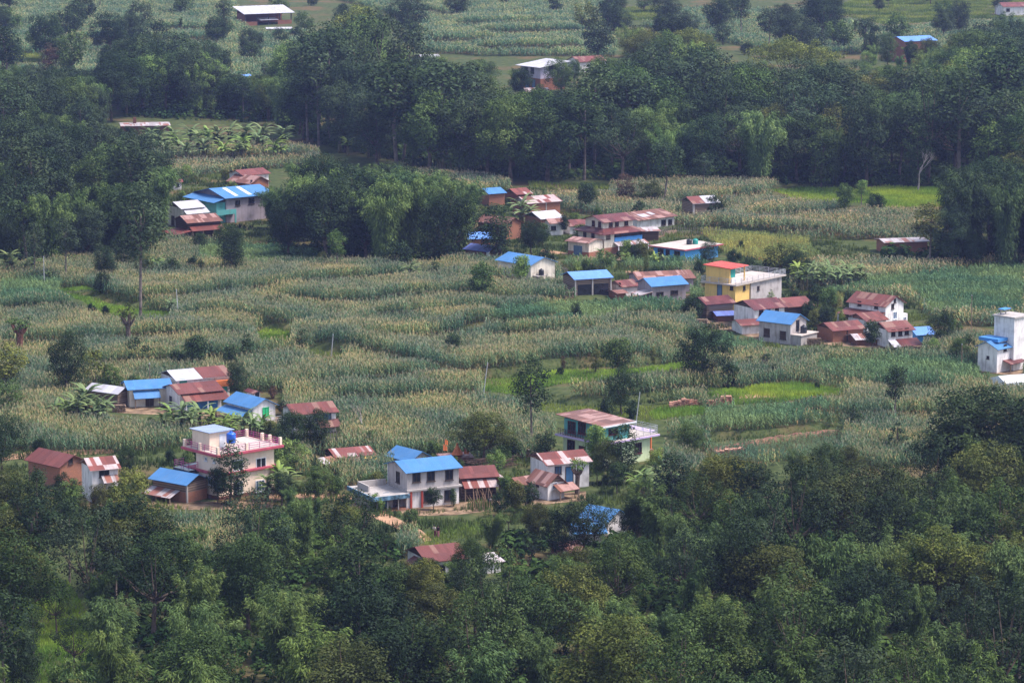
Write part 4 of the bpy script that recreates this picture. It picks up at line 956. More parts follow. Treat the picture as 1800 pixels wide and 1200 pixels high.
def build_stuff(name, pts, temps, hmin, hmax, label, cat, tint=(1, 1, 1), wide=1.0, seed=0, var=.13):
    x, y = pts; n = len(x); z = zt(x, y); r = np.random.default_rng(seed)
    which = r.integers(0, len(temps), n); ang = r.uniform(0, 6.28, n)
    f = fbm(x, y, 14, seed+5); H = (hmin+(hmax-hmin)*np.clip(.5+.35*f+r.normal(0, .22, n), 0, 1.15))
    f2 = fbm(x, y, 22, seed+9); f3 = fbm(x, y, 5, seed+2)
    VV = []; QQ = []; CC = []; base = 0
    for t, (V, Q, C) in enumerate(temps):
        k = np.where(which == t)[0]
        if not len(k): continue
        c, s_ = np.cos(ang[k])[:, None], np.sin(ang[k])[:, None]; h = H[k][:, None]; wd = h*wide*r.uniform(.8, 1.2, len(k))[:, None]
        vx = (V[:, 0]*c-V[:, 1]*s_)*wd+x[k][:, None]; vy = (V[:, 0]*s_+V[:, 1]*c)*wd+y[k][:, None]
        lean = r.normal(0, .05, (len(k), 2, 1)); vx = vx+lean[:, 0]*V[:, 2]*h; vy = vy+lean[:, 1]*V[:, 2]*h
        vz = V[:, 2]*h+z[k][:, None]
        VV.append(np.stack([vx, vy, vz], -1).reshape(-1, 3))
        QQ.append((Q[None]+(np.arange(len(k))*len(V))[:, None, None]+base).reshape(-1, 4)); base += len(V)*len(k)
        b = (1+var*f2[k]+.1*f3[k]+r.normal(0, .13, len(k)))[:, None, None]
        ty = np.array(tint)[None, None]*(1+np.array([.28, .08, -.1])[None, None]*np.clip(f2[k], -1, 1)[:, None, None]*.8)
        CC.append(np.clip(C[None]*b*ty, .004, 1).reshape(-1, 3))
    o = linkmesh(name, npmesh(name, np.concatenate(VV), np.concatenate(QQ), CROP, colors=np.concatenate(CC)))
    return tag(o, label, cat, kind='stuff')

# grass and rice
GRASS = []
for i in range(5):
    r = np.random.default_rng(40+i); V = []; Q = []; C = []
    for j in range(7):
        a = r.uniform(0, 6.28); p = np.array([r.uniform(-.3, .3), r.uniform(-.3, .3), 0]); d = np.array([math.cos(a), math.sin(a), 0]); s_ = np.array([-d[1], d[0], 0])*.05
        t = p+d*r.uniform(.05, .3)+np.array([0, 0, r.uniform(.6, 1)]); b = len(V)
        V += [p-s_, p+s_, t+s_*.3, t-s_*.3]; Q.append((b, b+1, b+2, b+3)); c = np.array([.098, .155, .034])*r.uniform(.75, 1.2); C += [c*.95, c*.95, c*1.1, c*1.1]
    GRASS.append((np.array(V), np.array(Q), np.array(C)))
STR = {
 'a': [(845, 668), (915, 662), (960, 653), (1040, 650), (1120, 650), (1180, 640), (1240, 632), (1240, 642), (1190, 652), (1150, 660), (1060, 672), (960, 682), (935, 692), (850, 690)],
 'b': [(100, 505), (150, 508), (185, 533), (240, 542), (300, 548), (300, 562), (215, 560), (160, 545), (130, 528)],
 'c': [(448, 588), (470, 576), (515, 583), (510, 600), (460, 604)],
 'd': [(540, 612), (610, 624), (600, 634), (545, 622)],
 'e': [(950, 704), (1010, 712), (1090, 714), (1200, 708), (1180, 722), (1140, 742), (1050, 738), (1000, 726), (940, 716)],
 'f': [(1240, 690), (1290, 682), (1330, 690), (1440, 696), (1400, 706), (1290, 712), (1290, 698), (1245, 700)],
 'g': [(1500, 334), (1560, 330), (1680, 332), (1685, 364), (1560, 366), (1500, 360)],
 'h': [(1345, 340), (1410, 330), (1500, 332), (1500, 362), (1420, 356)],
 'i': [(0, 96), (75, 94), (75, 110), (0, 112)],
 'j': [(1250, 790), (1275, 800), (1330, 815), (1345, 830), (1300, 826), (1255, 806)],
 'k': [(380, 740), (380, 742), (370, 742)],
 'l': [(20, 1015), (120, 1020), (165, 1100), (175, 1205), (0, 1205), (5, 1100)],
 'm': [(280, 700), (282, 700), (281, 702)],
 'n': [(930, 318), (1060, 322), (1090, 330), (930, 332)],
 'o': [(440, 66), (442, 66), (441, 68)],
 'p': [(740, 940), (850, 905), (870, 925), (800, 950), (770, 965), (735, 955)],
 'q': [(1395, 505), (1470, 520), (1490, 560), (1440, 580), (1430, 545)],
 'r': [(1500, 0), (1800, 0), (1800, 30), (1560, 44), (1450, 24)],
 's': [(1060, 16), (1180, 10), (1170, 34), (1060, 40)],
}
RICE = {'a': [(1140, 726), (1158, 718), (1220, 715), (1244, 722), (1238, 731), (1150, 735)],
        'b': [(1310, 685), (1330, 678), (1400, 672), (1500, 690), (1470, 696), (1370, 700), (1322, 696)],
        'c': [(1530, 340), (1600, 333), (1682, 334), (1682, 362), (1600, 364), (1540, 360)]}
YARD = [[(150, 690), (500, 690), (495, 742), (210, 735), (150, 712)], [(255, 870), (480, 860), (495, 892), (360, 898), (255, 895)], [(1340, 585), (1430, 585), (1625, 588), (1620, 612), (1430, 612), (1340, 610)],
        [(1245, 772), (1400, 758), (1480, 750), (1484, 766), (1300, 796), (1245, 794)], [(970, 790), (1170, 790), (1165, 818), (1060, 830), (970, 815)], [(620, 870), (900, 860), (900, 900), (640, 902)], [(1720, 636), (1800, 636), (1800, 655), (1722, 655)],
        [(990, 508), (1080, 508), (1215, 518), (1215, 530), (1000, 520)], [(1225, 545), (1300, 560), (1335, 590), (1300, 590), (1222, 560)], [(495, 745), (595, 742), (600, 765), (500, 765)]]
excl = list(STR.values())+list(RICE.values())
for nm, ks, sp, lb, tn, h in (('grass', 'abcfl', .34, 'bright green grass strips between the maize plots', (2.2, 2.1, 1.4), (.25, .5)), ('grass', 'gh', .5, 'bright pale green meadow below the back wood', (2.0, 1.8, 1.4), (.35, .7)),
                       ('grass', 'dejkmpq', .42, 'short bright grass on the field strips and paths', (1.5, 1.3, 1.2), (.22, .5)),
                       ('grass', 'inrs', .75, 'pale grass fallow plots beyond the village', (1.7, 1.4, 1.4), (.35, .75))):
    pts = field_points([STR[k] for k in ks], sp, list(RICE.values()), 0)
    build_stuff(nm, pts, GRASS, h[0], h[1], lb, 'grass', tn, 1.3, 3, .3)
pts = field_points(list(RICE.values()), .35, (), 0)
build_stuff('rice', pts, GRASS, .6, .85, 'bright yellow green rice plots', 'rice', (2.6, 2.3, 1.5), .8, 4, .12)
# weeds on the steps in front of every boundary
gx, gy = [a.ravel() for a in np.meshgrid(np.arange(-150, 150, .55), np.arange(340, 760, .55))]
gx = gx+rng.uniform(-.25, .25, len(gx)); gy = gy+rng.uniform(-.25, .25, len(gy)); k = gap(gx, gy, 2.2); k[k] &= ~blocked(gx[k], gy[k])
build_stuff('weeds', (gx[k], gy[k]), GRASS, .25, .75, 'weeds and long grass on the field edges', 'grass', (.85, .8, 1.1), 1.2, 6, .4)

green_polys = [
 [(0, 500), (90, 496), (165, 525), (180, 546), (0, 548)],
 [(350, 440), (480, 440), (560, 455), (585, 474), (480, 476), (350, 470)],
 [(1000, 535), (1110, 524), (1230, 520), (1240, 558), (1160, 566), (1060, 566), (1000, 560)],
 [(1200, 738), (1330, 716), (1440, 722), (1475, 745), (1340, 766), (1240, 768), (1190, 760)],
 [(1440, 650), (1560, 640), (1740, 650), (1740, 690), (1560, 690), (1430, 666)],
 [(1440, 520), (1540, 500), (1800, 468), (1800, 560), (1640, 560), (1610, 520)],
 [(1200, 596), (1330, 606), (1440, 606), (1440, 626), (1230, 632)],
 [(860, 565), (1000, 548), (1090, 572), (1000, 590), (880, 598)],
 [(1090, 468), (1240, 462), (1240, 480), (1100, 476)],
 [(1000, 465), (1080, 470), (1080, 478), (990, 474)],
]
yellow_polys = [[(1230, 410), (1330, 414), (1420, 424), (1440, 455), (1400, 470), (1275, 450)], [(1400, 520), (1480, 520), (1500, 560), (1440, 570)], [(1600, 520), (1700, 520), (1690, 548), (1620, 545)]]
main = [[(-40, 560), (-40, 470), (200, 455), (300, 432), (470, 440), (640, 478), (820, 470), (900, 490), (1000, 505), (1080, 520), (1230, 540), (1240, 600),
         (1340, 606), (1440, 600), (1720, 600), (1840, 620), (1840, 720), (1700, 720), (1680, 800), (1560, 830), (1440, 800), (1300, 830), (1180, 800), (1160, 790),
         (1140, 830), (1240, 880), (1330, 880), (1330, 815), (1250, 800), (1170, 760), (1120, 760), (980, 740), (960, 800), (900, 810), (790, 800), (680, 800),
         (600, 840), (520, 830), (480, 760), (230, 800), (100, 800), (-40, 790)]]
extra = [[(1130, 810), (1240, 830), (1340, 850), (1330, 890), (1200, 880), (1140, 850)],
         [(240, 908), (450, 903), (450, 960), (380, 1000), (250, 960)], [(590, 815), (690, 815), (690, 850), (600, 860)], [(700, 950), (800, 935), (830, 960), (760, 990), (700, 980)],
         [(780, 465), (870, 470), (980, 485), (990, 506), (880, 507), (790, 508)],
         [(1230, 480), (1230, 560), (1200, 560), (1200, 480)]]
upper = [[(930, 335), (1060, 330), (1190, 322), (1345, 330), (1420, 345), (1560, 366), (1640, 372), (1640, 440), (1540, 420), (1420, 425), (1240, 405), (1190, 400), (1000, 372), (930, 352)],
         [(1380, 500), (1440, 470), (1560, 470), (1700, 470), (1840, 455), (1840, 575), (1650, 570), (1600, 530), (1480, 520), (1400, 520)],
         [(270, 270), (440, 265), (560, 275), (560, 292), (440, 300), (300, 320), (270, 300)], [(700, 310), (830, 312), (900, 330), (840, 345), (740, 335)]]
far = [[(-30, 0), (410, 0), (440, 60), (560, 60), (560, 150), (230, 152), (-30, 165)],
       [(590, 0), (1060, 0), (1090, 30), (1080, 100), (960, 100), (860, 100), (740, 92), (700, 30)], [(1060, 20), (1860, 30), (1860, 100), (1400, 95), (1250, 72), (1080, 40)]]
excl = excl+YARD; ex2 = excl; NOMAIZE += green_polys+yellow_polys
build_stuff('maize', field_points(main+extra, .58, ex2, 3.4, 2.4), MT, 2.0, 2.75, 'ripening maize with tan tassels covering the valley floor', 'maize', (.97, 1, .95), .88, 1)
build_stuff('maize', field_points(green_polys, .62, excl, 3.2, 1.9), MG, 1.6, 2.3, 'younger green maize plots without tassels', 'maize', (.98, 1.08, .95), 1.05, 2)
build_stuff('maize', field_points(yellow_polys, .7, excl, 2.6, 1.2), MG, 1.1, 1.7, 'low yellowing crop around the yellow house and the farm at right', 'maize', (2.0, 1.5, .9), 1.1, 12)
build_stuff('maize', field_points(upper, .85, ex2, 3.6, 2.4), MT, 2.0, 2.7, 'maize fields behind the village up to the back wood', 'maize', (1.05, 1, 1), 1.25, 7)
build_stuff('maize', field_points(far, 1.5, excl, 5, 2.4), MT, 2.1, 2.8, 'terraced maize far away at the top', 'maize', (.80, .95, .88), 1.9, 8)

# rank weeds and garden greens on all open ground round the houses
OPEN = [[(-40, 780), (480, 760), (700, 780), (1180, 790), (1340, 830), (1100, 900), (900, 990), (700, 1000), (450, 990), (100, 920), (-40, 880)],
        [(280, 300), (470, 290), (480, 430), (560, 470), (700, 484), (830, 460), (830, 330), (1000, 330), (1200, 345), (1300, 400), (1500, 430), (1640, 470), (1640, 640), (1430, 640), (1330, 620), (1230, 600), (1210, 530), (1000, 510), (850, 490), (300, 450)]]
x, y = field_points(OPEN, .62, list(RICE.values()), 0)
px, py = pix(x, y, 0); used = np.zeros(len(x), bool)
for p in main+extra+upper+green_polys+yellow_polys: used |= in_poly(px, py, p)
for p in YARD: used &= ~in_poly(px, py, p)
k = ~used & (fbm(x, y, 9, 77) > -.22)
build_stuff('weeds', (x[k], y[k]), GRASS, .2, 1.0, 'rank weeds and garden greens between the houses', 'weeds', (.8, .72, 1.0), 1.25, 61, .45)

build_stuff('maize', field_points([[(1245, 784), (1400, 770), (1480, 762), (1486, 792), (1330, 814), (1252, 806)]], .55, (), 0), MG, .7, 1.2, 'low young maize at the foot of the red earth bank', 'maize', (1, 1, 1), 1.3, 71)
# ------------------------------------------------------------------ tree prototypes (height 10 m, scaled per tree)
BARK = plain('bark', (.13, .095, .075), .95, .05, .4, 2); BARKP = plain('pale bark', (.34, .29, .26), .9, .05, .3, 2); BARKG = plain('grey bark', (.19, .15, .13), .9, .05, .4, 2); BARKR = plain('reddish bark', (.20, .09, .065), .95, .05, .35, 2)
CULM = plain('bamboo culm', (.10, .12, .05), .7, .2, .3, 2)

def cards(P, Nrm, size, asp, r, droop=None):
    """one pointed leaf-spray quad per row; returns V, Q"""
    n = len(P); rd = r.normal(size=(n, 3))
    T = np.cross(Nrm, rd); T /= np.linalg.norm(T, axis=1, keepdims=True)+1e-9
    if droop is not None:
        T = droop-Nrm*np.sum(droop*Nrm, 1, keepdims=True); T /= np.linalg.norm(T, axis=1, keepdims=True)+1e-9
    B = np.cross(Nrm, T); B /= np.linalg.norm(B, axis=1, keepdims=True)+1e-9
    s = size[:, None]; a = asp
    V = np.stack([P-T*s*.5, P+B*s*a*.5-T*s*.05, P+T*s*.55, P-B*s*a*.5-T*s*.05], 1).reshape(-1, 3)
    return V, np.arange(4*n).reshape(-1, 4)
def crown_mesh(name, P, Nrm, size, asp, leaf, r, droop=None):
    V, Q = cards(P, Nrm, size, asp, r, droop)
    return npmesh(name, V, Q, FOL, {'leaf': np.repeat(leaf, 4)})
def unit(v): return v/(np.linalg.norm(v, axis=-1, keepdims=True)+1e-9)
def clumps(C, rad, per, size, r, up=.35, flat_=.75, asp=.62):
    """leaf sprays over a set of clump centres; per ~ leaves per m2 of clump"""
    Ps = []; Ns = []; Ls = []
    for c, q in zip(C, rad):
        n = int(per*q*q*12.6); d = unit(r.normal(size=(n, 3))+np.array([0, 0, up])); rr = q*(.35+.68*np.sqrt(r.random(n)))[:, None]
        # lumpy outline
        k = 1+.22*np.sin(d[:, :1]*5+c[0])*np.cos(d[:, 1:2]*4+c[1]*2)
        p = c+d*rr*k*np.array([1, 1, flat_]); Ps.append(p)
        Ns.append(unit(d*.9+r.normal(size=(n, 3))*.5+np.array([0, 0, .85])))
        Ls.append(np.clip(r.normal(.42, .16)+r.normal(0, .17, n), 0, 1))
    P = np.concatenate(Ps); Nn = np.concatenate(Ns); L = np.concatenate(Ls)
    return P, Nn, size*r.uniform(.65, 1.25, len(P)), asp, L
def poisson_in(f, n, mind, r, lo, hi, tries=4000):
    out = []
    for _ in range(tries):
        p = r.uniform(lo, hi)
        if f(p) and all(np.sum((p-q)**2) > mind*mind for q in out): out.append(p)
        if len(out) >= n: break
    return np.array(out)
def trunk_mesh(name, mat, H0, r0, ends, r, forks=True, lean=.25, top=None):
    """tapered trunk to H0 and limbs to the given points"""
    m = MB(); t = np.array([r.normal(0, lean), r.normal(0, lean), H0])
    mid = t*np.array([.3, .3, .5])+np.array([r.normal(0, .12), r.normal(0, .12), 0])
    m.tube([(0, 0, -.6), (0, 0, .1), tuple(mid), tuple(t)], [r0*1.5, r0*1.1, r0*.85, r0*.65], 7)
    for e in ends:
        s_ = mid*.35+t*.65 if e[2] > H0 else mid+(t-mid)*max(0.05, (e[2]-mid[2])/max(.1, H0-mid[2])*.6)
        q = s_*.5+e*.5+np.array([0, 0, -.08*np.linalg.norm(e-s_)])+r.normal(0, .12, 3)
        m.tube([tuple(s_), tuple(q), tuple(e)], [r0*.42, r0*.26, r0*.08], 5)
    return m.mesh(name, mat)

KINDS = {}
def reg(kind, crown, trunk): KINDS.setdefault(kind, []).append((crown, trunk))

def make_broad(i, rx=3.4, z0=2.6, z1=10, n=46, mind=1.15, rad=(.85, 1.5), size=.25, per=15, r0=.24, open_=False, shape='round', mat=None, H0=None):
    r = np.random.default_rng(100+i); zc = (z0+z1)/2; hz = (z1-z0)/2
    ph = r.uniform(0, 6.28, 4)
    def f(p):
        a = math.atan2(p[1], p[0]); R_ = rx*(1+.2*math.sin(2*a+ph[0])+.14*math.sin(3*a+ph[1])+.1*math.sin(5*a+ph[2])); t = (p[2]-zc)/hz
        rr = math.hypot(p[0], p[1])/R_
        if shape == 'umbrella': return rr < 1 and (1-1.0*rr*rr)*.55-.1 > t-.35 > -.45-.25*rr
        if shape == 'cone': return rr < max(.15, .95*(1-t)/2+.12) and abs(t) < 1
        q = rr*rr+t*t*(1 if t > 0 else .85)
        return q < 1 and (q > .3 or r.random() < .25)
    C = poisson_in(f, n, mind, r, np.array([-rx*1.4, -rx*1.4, z0]), np.array([rx*1.4, rx*1.4, z1]))
    rad = r.uniform(rad[0], rad[1], len(C))
    P, Nn, S, A, L = clumps(C, rad, per, size, r, flat_=.45 if shape == 'umbrella' else .78)
    cm = crown_mesh('crown', P, Nn, S, A, L, r)
    ends = C[r.permutation(len(C))[:16 if open_ or shape == 'umbrella' else 9]]
    tm = trunk_mesh('trunk', mat or BARK, H0 or max(1.8, z0+.9), r0, ends, r)
    return cm, tm
for i in range(4): reg('broad', *make_broad(i, rx=[3.5, 3.0, 3.9, 3.2][i], z0=[2.2, 1.8, 2.6, 2.4][i], n=[50, 44, 54, 46][i]))
for i in range(2): reg('open', *make_broad(10+i, rx=3.5, z0=3.2, n=34, mind=1.4, rad=(.65, 1.2), per=13, open_=True, H0=4.5))
for i in range(2): reg('umbrella', *make_broad(20+i, rx=6.2, z0=4.6, z1=10, n=60, mind=1.25, rad=(1.0, 1.7), per=8, shape='umbrella', H0=4.6))
for i in range(2): reg('small', *make_broad(30+i, rx=3.7, z0=2.2, n=16, mind=1.9, rad=(1.4, 2.2), size=.55, per=4))
for i in range(2): reg('ball', *make_broad(40+i, rx=3.0, z0=3.3, n=26, mind=1.5, rad=(1.3, 1.8), size=.5, per=4.6, H0=3.8))
for i in range(2): reg('bush', *make_broad(50+i, rx=6.0, z0=.9, n=26, mind=2.2, rad=(2.0, 3.0), size=.75, per=2.4, H0=2))
for i in range(2): reg('pole_tree', *make_broad(60+i, rx=1.75, z0=4.4, n=26, mind=.95, rad=(.6, 1.1), size=.3, per=9, H0=8.0, r0=.13, mat=BARKG))
for i in range(2): reg('column', *make_broad(70+i, rx=1.7, z0=.6, n=40, mind=.95, rad=(.7, 1.1), size=.3, per=9, r0=.15, H0=6))
reg('cone', *make_broad(80, rx=3.2, z0=1.6, n=34, mind=1.3, rad=(.8, 1.3), size=.55, per=4, shape='cone', H0=7))
def make_tiers():
    r = np.random.default_rng(91); C = []; rad = []
    for z, R_, n in ((3.0, 2.9, 6), (5.0, 2.2, 5), (6.9, 1.4, 4), (8.7, .35, 2)):
        for k in range(n):
            a = k*6.28/n+z; C.append((R_*math.cos(a), R_*math.sin(a), z+r.normal(0, .2))); rad.append(1.35-.06*z)
    C = np.array(C); P, Nn, S, A, L = clumps(C, np.array(rad), 3.4, .6, r, flat_=.62)
    return crown_mesh('crown', P, Nn, S, A, L, r), trunk_mesh('trunk', BARK, 8, .22, C, r)
reg('tiers', *make_tiers())
def make_cloud(i):
    r = np.random.default_rng(95+i); C = np.array([(-2.2, .3, 6.0), (1.3, 0, 7.6), (2.0, .5, 4.3), (.1, -.6, 8.6)]) if i == 0 else np.array([(-1.6, 0, 7.2), (1.8, .2, 6.2), (.4, 0, 8.8), (-2.6, .3, 5.1)])
    P, Nn, S, A, L = clumps(C, np.array([1.6, 2.1, 1.3, 1.4]), 3.6, .62, r, flat_=.8)
    return crown_mesh('crown', P, Nn, S, A, L, r), trunk_mesh('trunk', BARK, 2.6, .24, C, r)
for i in range(2): reg('cloud', *make_cloud(i))
def make_pollard(i):
    r = np.random.default_rng(97+i); m = MB(); C = []
    m.tube([(0, 0, -.5), (.1, 0, 2), (.0, .1, 4), (-.1, 0, 5.6)], [.75, .62, .6, .7], 8)
    for k in range(7):
        a = k*.9+i; e = np.array([math.cos(a)*1.7, math.sin(a)*1.2, 6.2+1.6*r.random()])
        m.tube([(0, 0, 4.6), (e[0]*.6, e[1]*.6, 5.6), tuple(e)], [.42, .3, .16], 6)
        for q in range(2): C.append(e+r.normal(0, .5, 3)+np.array([0, 0, .8]))
    C = np.array(C); P, Nn, S, A, L = clumps(C, r.uniform(.6, 1.15, len(C)), 3.2, .5, r)
    return crown_mesh('crown', P, Nn, S, A, L, r), m.mesh('trunk', BARKR if i == 0 else BARK)
for i in range(2): reg('pollard', *make_pollard(i))
def make_bare(i):
    r = random.Random(5+i); m = MB()
    def br(p, d, l, rad, k):
        q = p+d*l*.5+Vector((r.uniform(-.1, .1), r.uniform(-.1, .1), 0))*l; e = p+d*l
        m.tube([p, q, e], [rad, rad*.8, rad*.55], 5)
        if k:
            for _ in range(3 if k > 1 else 2):
                dd = (d+Vector((r.uniform(-.7, .7), r.uniform(-.7, .7), r.uniform(-.1, .5)))).normalized(); br(e, dd, l*r.uniform(.5, .72), rad*.5, k-1)
    br(Vector((0, 0, -.4)), Vector((.06, 0, 1)).normalized(), 4.6 if i == 0 else 2.2, .26, 4)
    return None, m.mesh('trunk', BARKP if i == 0 else BARKR)
for i in range(2): reg('bare', *make_bare(i))
def make_bamboo(i, n=24, spread=3.6, H=10, plume=False):
    r = np.random.default_rng(200+i); m = MB(); Ps = []; Ds = []; Ns = []; Ls = []
    for k in range(n):
        a = r.uniform(0, 6.28); h = H*r.uniform(.62, 1.0); out = spread*(.25+.75*r.random())*(h/H)**.5; d = np.array([math.cos(a), math.sin(a), 0]); b = d*r.uniform(.1, .9)+r.normal(0, .2, 3)*np.array([1, 1, 0])
        t = np.linspace(0, 1, 15)[:, None]; dr = r.uniform(.18, .42)
        path = b+d*out*t**2.3+np.array([0, 0, 1])*h*(1.16*t-dr*t**4)/(1.16-dr*.55)
        if k % 2 == 0: m.tube([tuple(p) for p in path[::3]], [.07, .065, .055, .04, .02], 4)
        lb = np.clip(r.normal(.45, .15), .1, .9)
        nn = 30
        for tt in np.linspace(.2, 1, nn):
            p = np.array([np.interp(tt, t[:, 0], path[:, j]) for j in range(3)]); q = int(20*(1.35-.35*tt)) 
            off = r.normal(0, 1, (q, 3))*np.array([.42, .42, .40])*(1.2-.65*tt)
            pp = p+off; Ps.append(pp); dd = unit(off*np.array([.8, .8, .2])+d*.5+np.array([0, 0, -1.0])); Ds.append(dd)
            Ns.append(unit(off*.8+np.array([0, 0, .95])+r.normal(0, .45, (q, 3)))); Ls.append(np.clip(lb+r.normal(0, .16, q)+.1*(tt-.5), 0, 1))
    P = np.concatenate(Ps); k = P[:, 2] > .6
    cm = crown_mesh('foliage', P[k], np.concatenate(Ns)[k], r.uniform(.30, .50, k.sum()), .25, np.concatenate(Ls)[k], r, np.concatenate(Ds)[k])
    return cm, m.mesh('culms', CULM)
for i in range(4): reg('bamboo', *make_bamboo(i, [26, 22, 28, 24][i], [4.2, 3.4, 4.8, 3.0][i]))
for i in range(2): reg('plume', *make_bamboo(10+i, 9, 1.9))
def make_banana(i):
    r = np.random.default_rng(300+i); m = MB(); V = []; Q = []; L = []
    ns = 2+i
    for s_ in range(ns):
        b = np.array([r.normal(0, .8), r.normal(0, .8), 0])*(s_ > 0); hh = r.uniform(4.0, 5.5)*(1 if s_ == 0 else .75)
        m.tube([tuple(b+np.array([0, 0, -.3])), tuple(b+np.array([0, 0, hh*.5])), tuple(b+np.array([0, 0, hh]))], [.42, .34, .2], 7)
        nl = 11
        for k in range(nl):
            a = k*2.4+r.normal(0, .25); d = np.array([math.cos(a), math.sin(a), 0]); sd = np.array([-d[1], d[0], 0]); l = r.uniform(3.6, 5.0)*(.75 if s_ else 1); up = r.uniform(.6, 1.7) if k > 2 else 2.4
            p = b+np.array([0, 0, hh-.1]); el = math.atan(up); lv = r.uniform(.3, .8); pts = []
            for j in range(7):
                pts.append(p.copy()); p = p+(d*math.cos(el)+np.array([0, 0, math.sin(el)]))*l/6; el -= r.uniform(.14, .34)
            W = [.05, .26, .40, .44, .4, .27, .03]
            for j in range(6):
                for sg in (-1, 1):
                    o = sd*sg; dip = np.array([0, 0, -.28]); c0, c1 = pts[j], pts[j+1]; e0 = c0+(o+dip)*W[j]; e1 = c1+(o+dip)*W[j+1]; q = len(V)
                    V += [c0, c1, e1, e0]; Q.append((q, q+1, q+2, q+3)); L += [lv+.12]*2+[lv]*2
    cm = npmesh('leaves', np.array(V), np.array(Q), FOL, {'leaf': np.clip(np.array(L), 0, 1)})
    return cm, m.mesh('stem', plain('banana stem', (.16, .14, .07), .8, .1, .4, 2))
for i in range(3): reg('banana', *make_banana(i))

NAMES = {'broad': 'broadleaf_tree', 'open': 'tall_tree', 'umbrella': 'spreading_tree', 'small': 'small_tree', 'ball': 'small_tree', 'bush': 'bush', 'pole_tree': 'slender_tree', 'column': 'slender_tree', 'cone': 'conifer', 'tiers': 'tiered_tree', 'cloud': 'cloud_tree', 'pollard': 'pollarded_tree', 'bare': 'bare_tree', 'bamboo': 'bamboo_clump', 'plume': 'bamboo_clump', 'banana': 'banana_plant'}
CATS = {'bush': 'bush', 'bamboo': 'bamboo', 'plume': 'bamboo', 'banana': 'banana plant'}
PARTS = {'bamboo': ('foliage', 'culms'), 'plume': ('foliage', 'culms'), 'banana': ('leaves', 'stem')}
HT = {'banana': 9.0}
DARK = (.027, .052, .018); MID = (.060, .106, .027); OLIVE = (.088, .106, .027); YEL = (.125, .15, .032); LIGHT = (.13, .205, .05); BAM = (.105, .178, .052); BLUEG = (.042, .070, .030); RUSTY = (.10, .065, .035); BANA = (.115, .165, .068)
TREES = []
def tree(kind, px, yb, H, wid=1.0, col=MID, label=None, group=None, variant=None, rz=None, at=None, rec=True):
    x, y, z = at or ground(px, yb)
    i = random.randrange(len(KINDS[kind])) if variant is None else variant
    cm, tm = KINDS[kind][i]; t = empty(NAMES[kind], (x, y, z), rz if rz is not None else random.uniform(0, 6.28), label, CATS.get(kind, 'tree'), group)
    k = H/HT.get(kind, 10.0); t.scale = (k*wid, k*wid, k); pc, pt = PARTS.get(kind, ('crown', 'trunk'))
    if cm:
        o = bpy.data.objects.new(pc, cm); COL.objects.link(o); o.parent = t
        f = random.uniform(.85, 1.15); o.color = (col[0]*f*random.uniform(.92, 1.08), col[1]*f, col[2]*f*random.uniform(.9, 1.1), 1)
    o = bpy.data.objects.new(pt, tm); COL.objects.link(o); o.parent = t
    TREES.append((t, kind, px, yb, H, col))
    return t
def treepx(kind, px, yb, ytop, wid, col, label, **k):
    """height from the photo rows of foot and top"""
    x, y, z = ground(px, yb); H = (yb-ytop)/(scale_at(y)*cosp(y)); return tree(kind, px, yb, H, wid*(1.0 if kind == 'bush' else 1.18), col, label, at=(x, y, z), **k)
# ------------------------------------------------------------------ single trees
T = treepx
T('broad', 118, 700, 583, .62, DARK, 'dark dense tree at far left, tallest beside the tin plank shed', variant=1)
T('cloud', 165, 688, 612, 1.0, YEL, 'yellow green tree of separate rounded pads next to the dark dense tree')
T('small', 196, 690, 640, .8, MID, 'round mid green tree behind the blue roofed shed at left')
T('pollard', 36, 628, 545, .9, MID, 'pollarded tree with thick reddish trunk at the left edge of the maize', variant=0)
T('pollard', 226, 610, 532, .8, OLIVE, 'pollarded tree with dark forked trunk in the maize', variant=1)
T('cloud', 243, 648, 590, .9, DARK, 'dark tree carrying two round balls of leaves on bent boughs', variant=0)
T('ball', 345, 655, 592, .75, DARK, 'dark lopsided tree behind the long barn with orange balcony')
T('bush', 312, 652, 617, .55, DARK, 'round dark bush left of the lopsided tree')
T('cloud', 435, 640, 585, .8, DARK, 'small tree with an open round head beside the grass path', variant=1)
T('bush', 405, 655, 612, .5, DARK, 'bush in the maize below the open headed small tree')
T('bare', 490, 634, 590, 1.0, RUSTY, 'leafless fan of thin branches in the maize', variant=1)
T('bare', 462, 650, 616, .8, RUSTY, 'low leafless sapling left of the leafless fan', variant=1)
T('column', 531, 628, 576, .9, DARK, 'dark leaning slender tree at the end of the grass path')
T('broad', 417, 706, 634, .65, DARK, 'dark tree at the right end of the long barn with orange balcony')
T('small', 8, 690, 605, .9, YEL, 'yellow green tree cut by the left edge above the hamlet')
T('small', 12, 730, 668, .9, MID, 'lower green tree cut by the left edge')
T('broad', 4, 830, 725, .7, DARK, 'dark tree at the left edge below the maize')
T('bush', 70, 800, 770, .6, DARK, 'dark bush at the edge of the bare earth track, far left')
T('broad', 222, 840, 785, .85, DARK, 'round dark tree between the striped roof and the barn')
T('small', 232, 890, 822, .8, YEL, 'yellowish tree left of the blue roofed brick barn')
T('column', 404, 888, 776, .95, DARK, 'slender dark tree in front of the pale peach house', variant=0)
T('ball', 383, 884, 824, .65, DARK, 'small round headed tree left of the slender dark tree')
T('column', 418, 884, 832, .8, DARK, 'shorter slender tree right of the slender dark tree', variant=1)
T('broad', 515, 800, 725, .8, DARK, 'dark tree in front of the speckled red farmhouse, left one')
T('broad', 556, 800, 717, .7, DARK, 'dark tree in front of the speckled red farmhouse, right one')
T('broad', 497, 730, 705, 1.0, DARK, 'low dark tree behind the speckled red farmhouse')
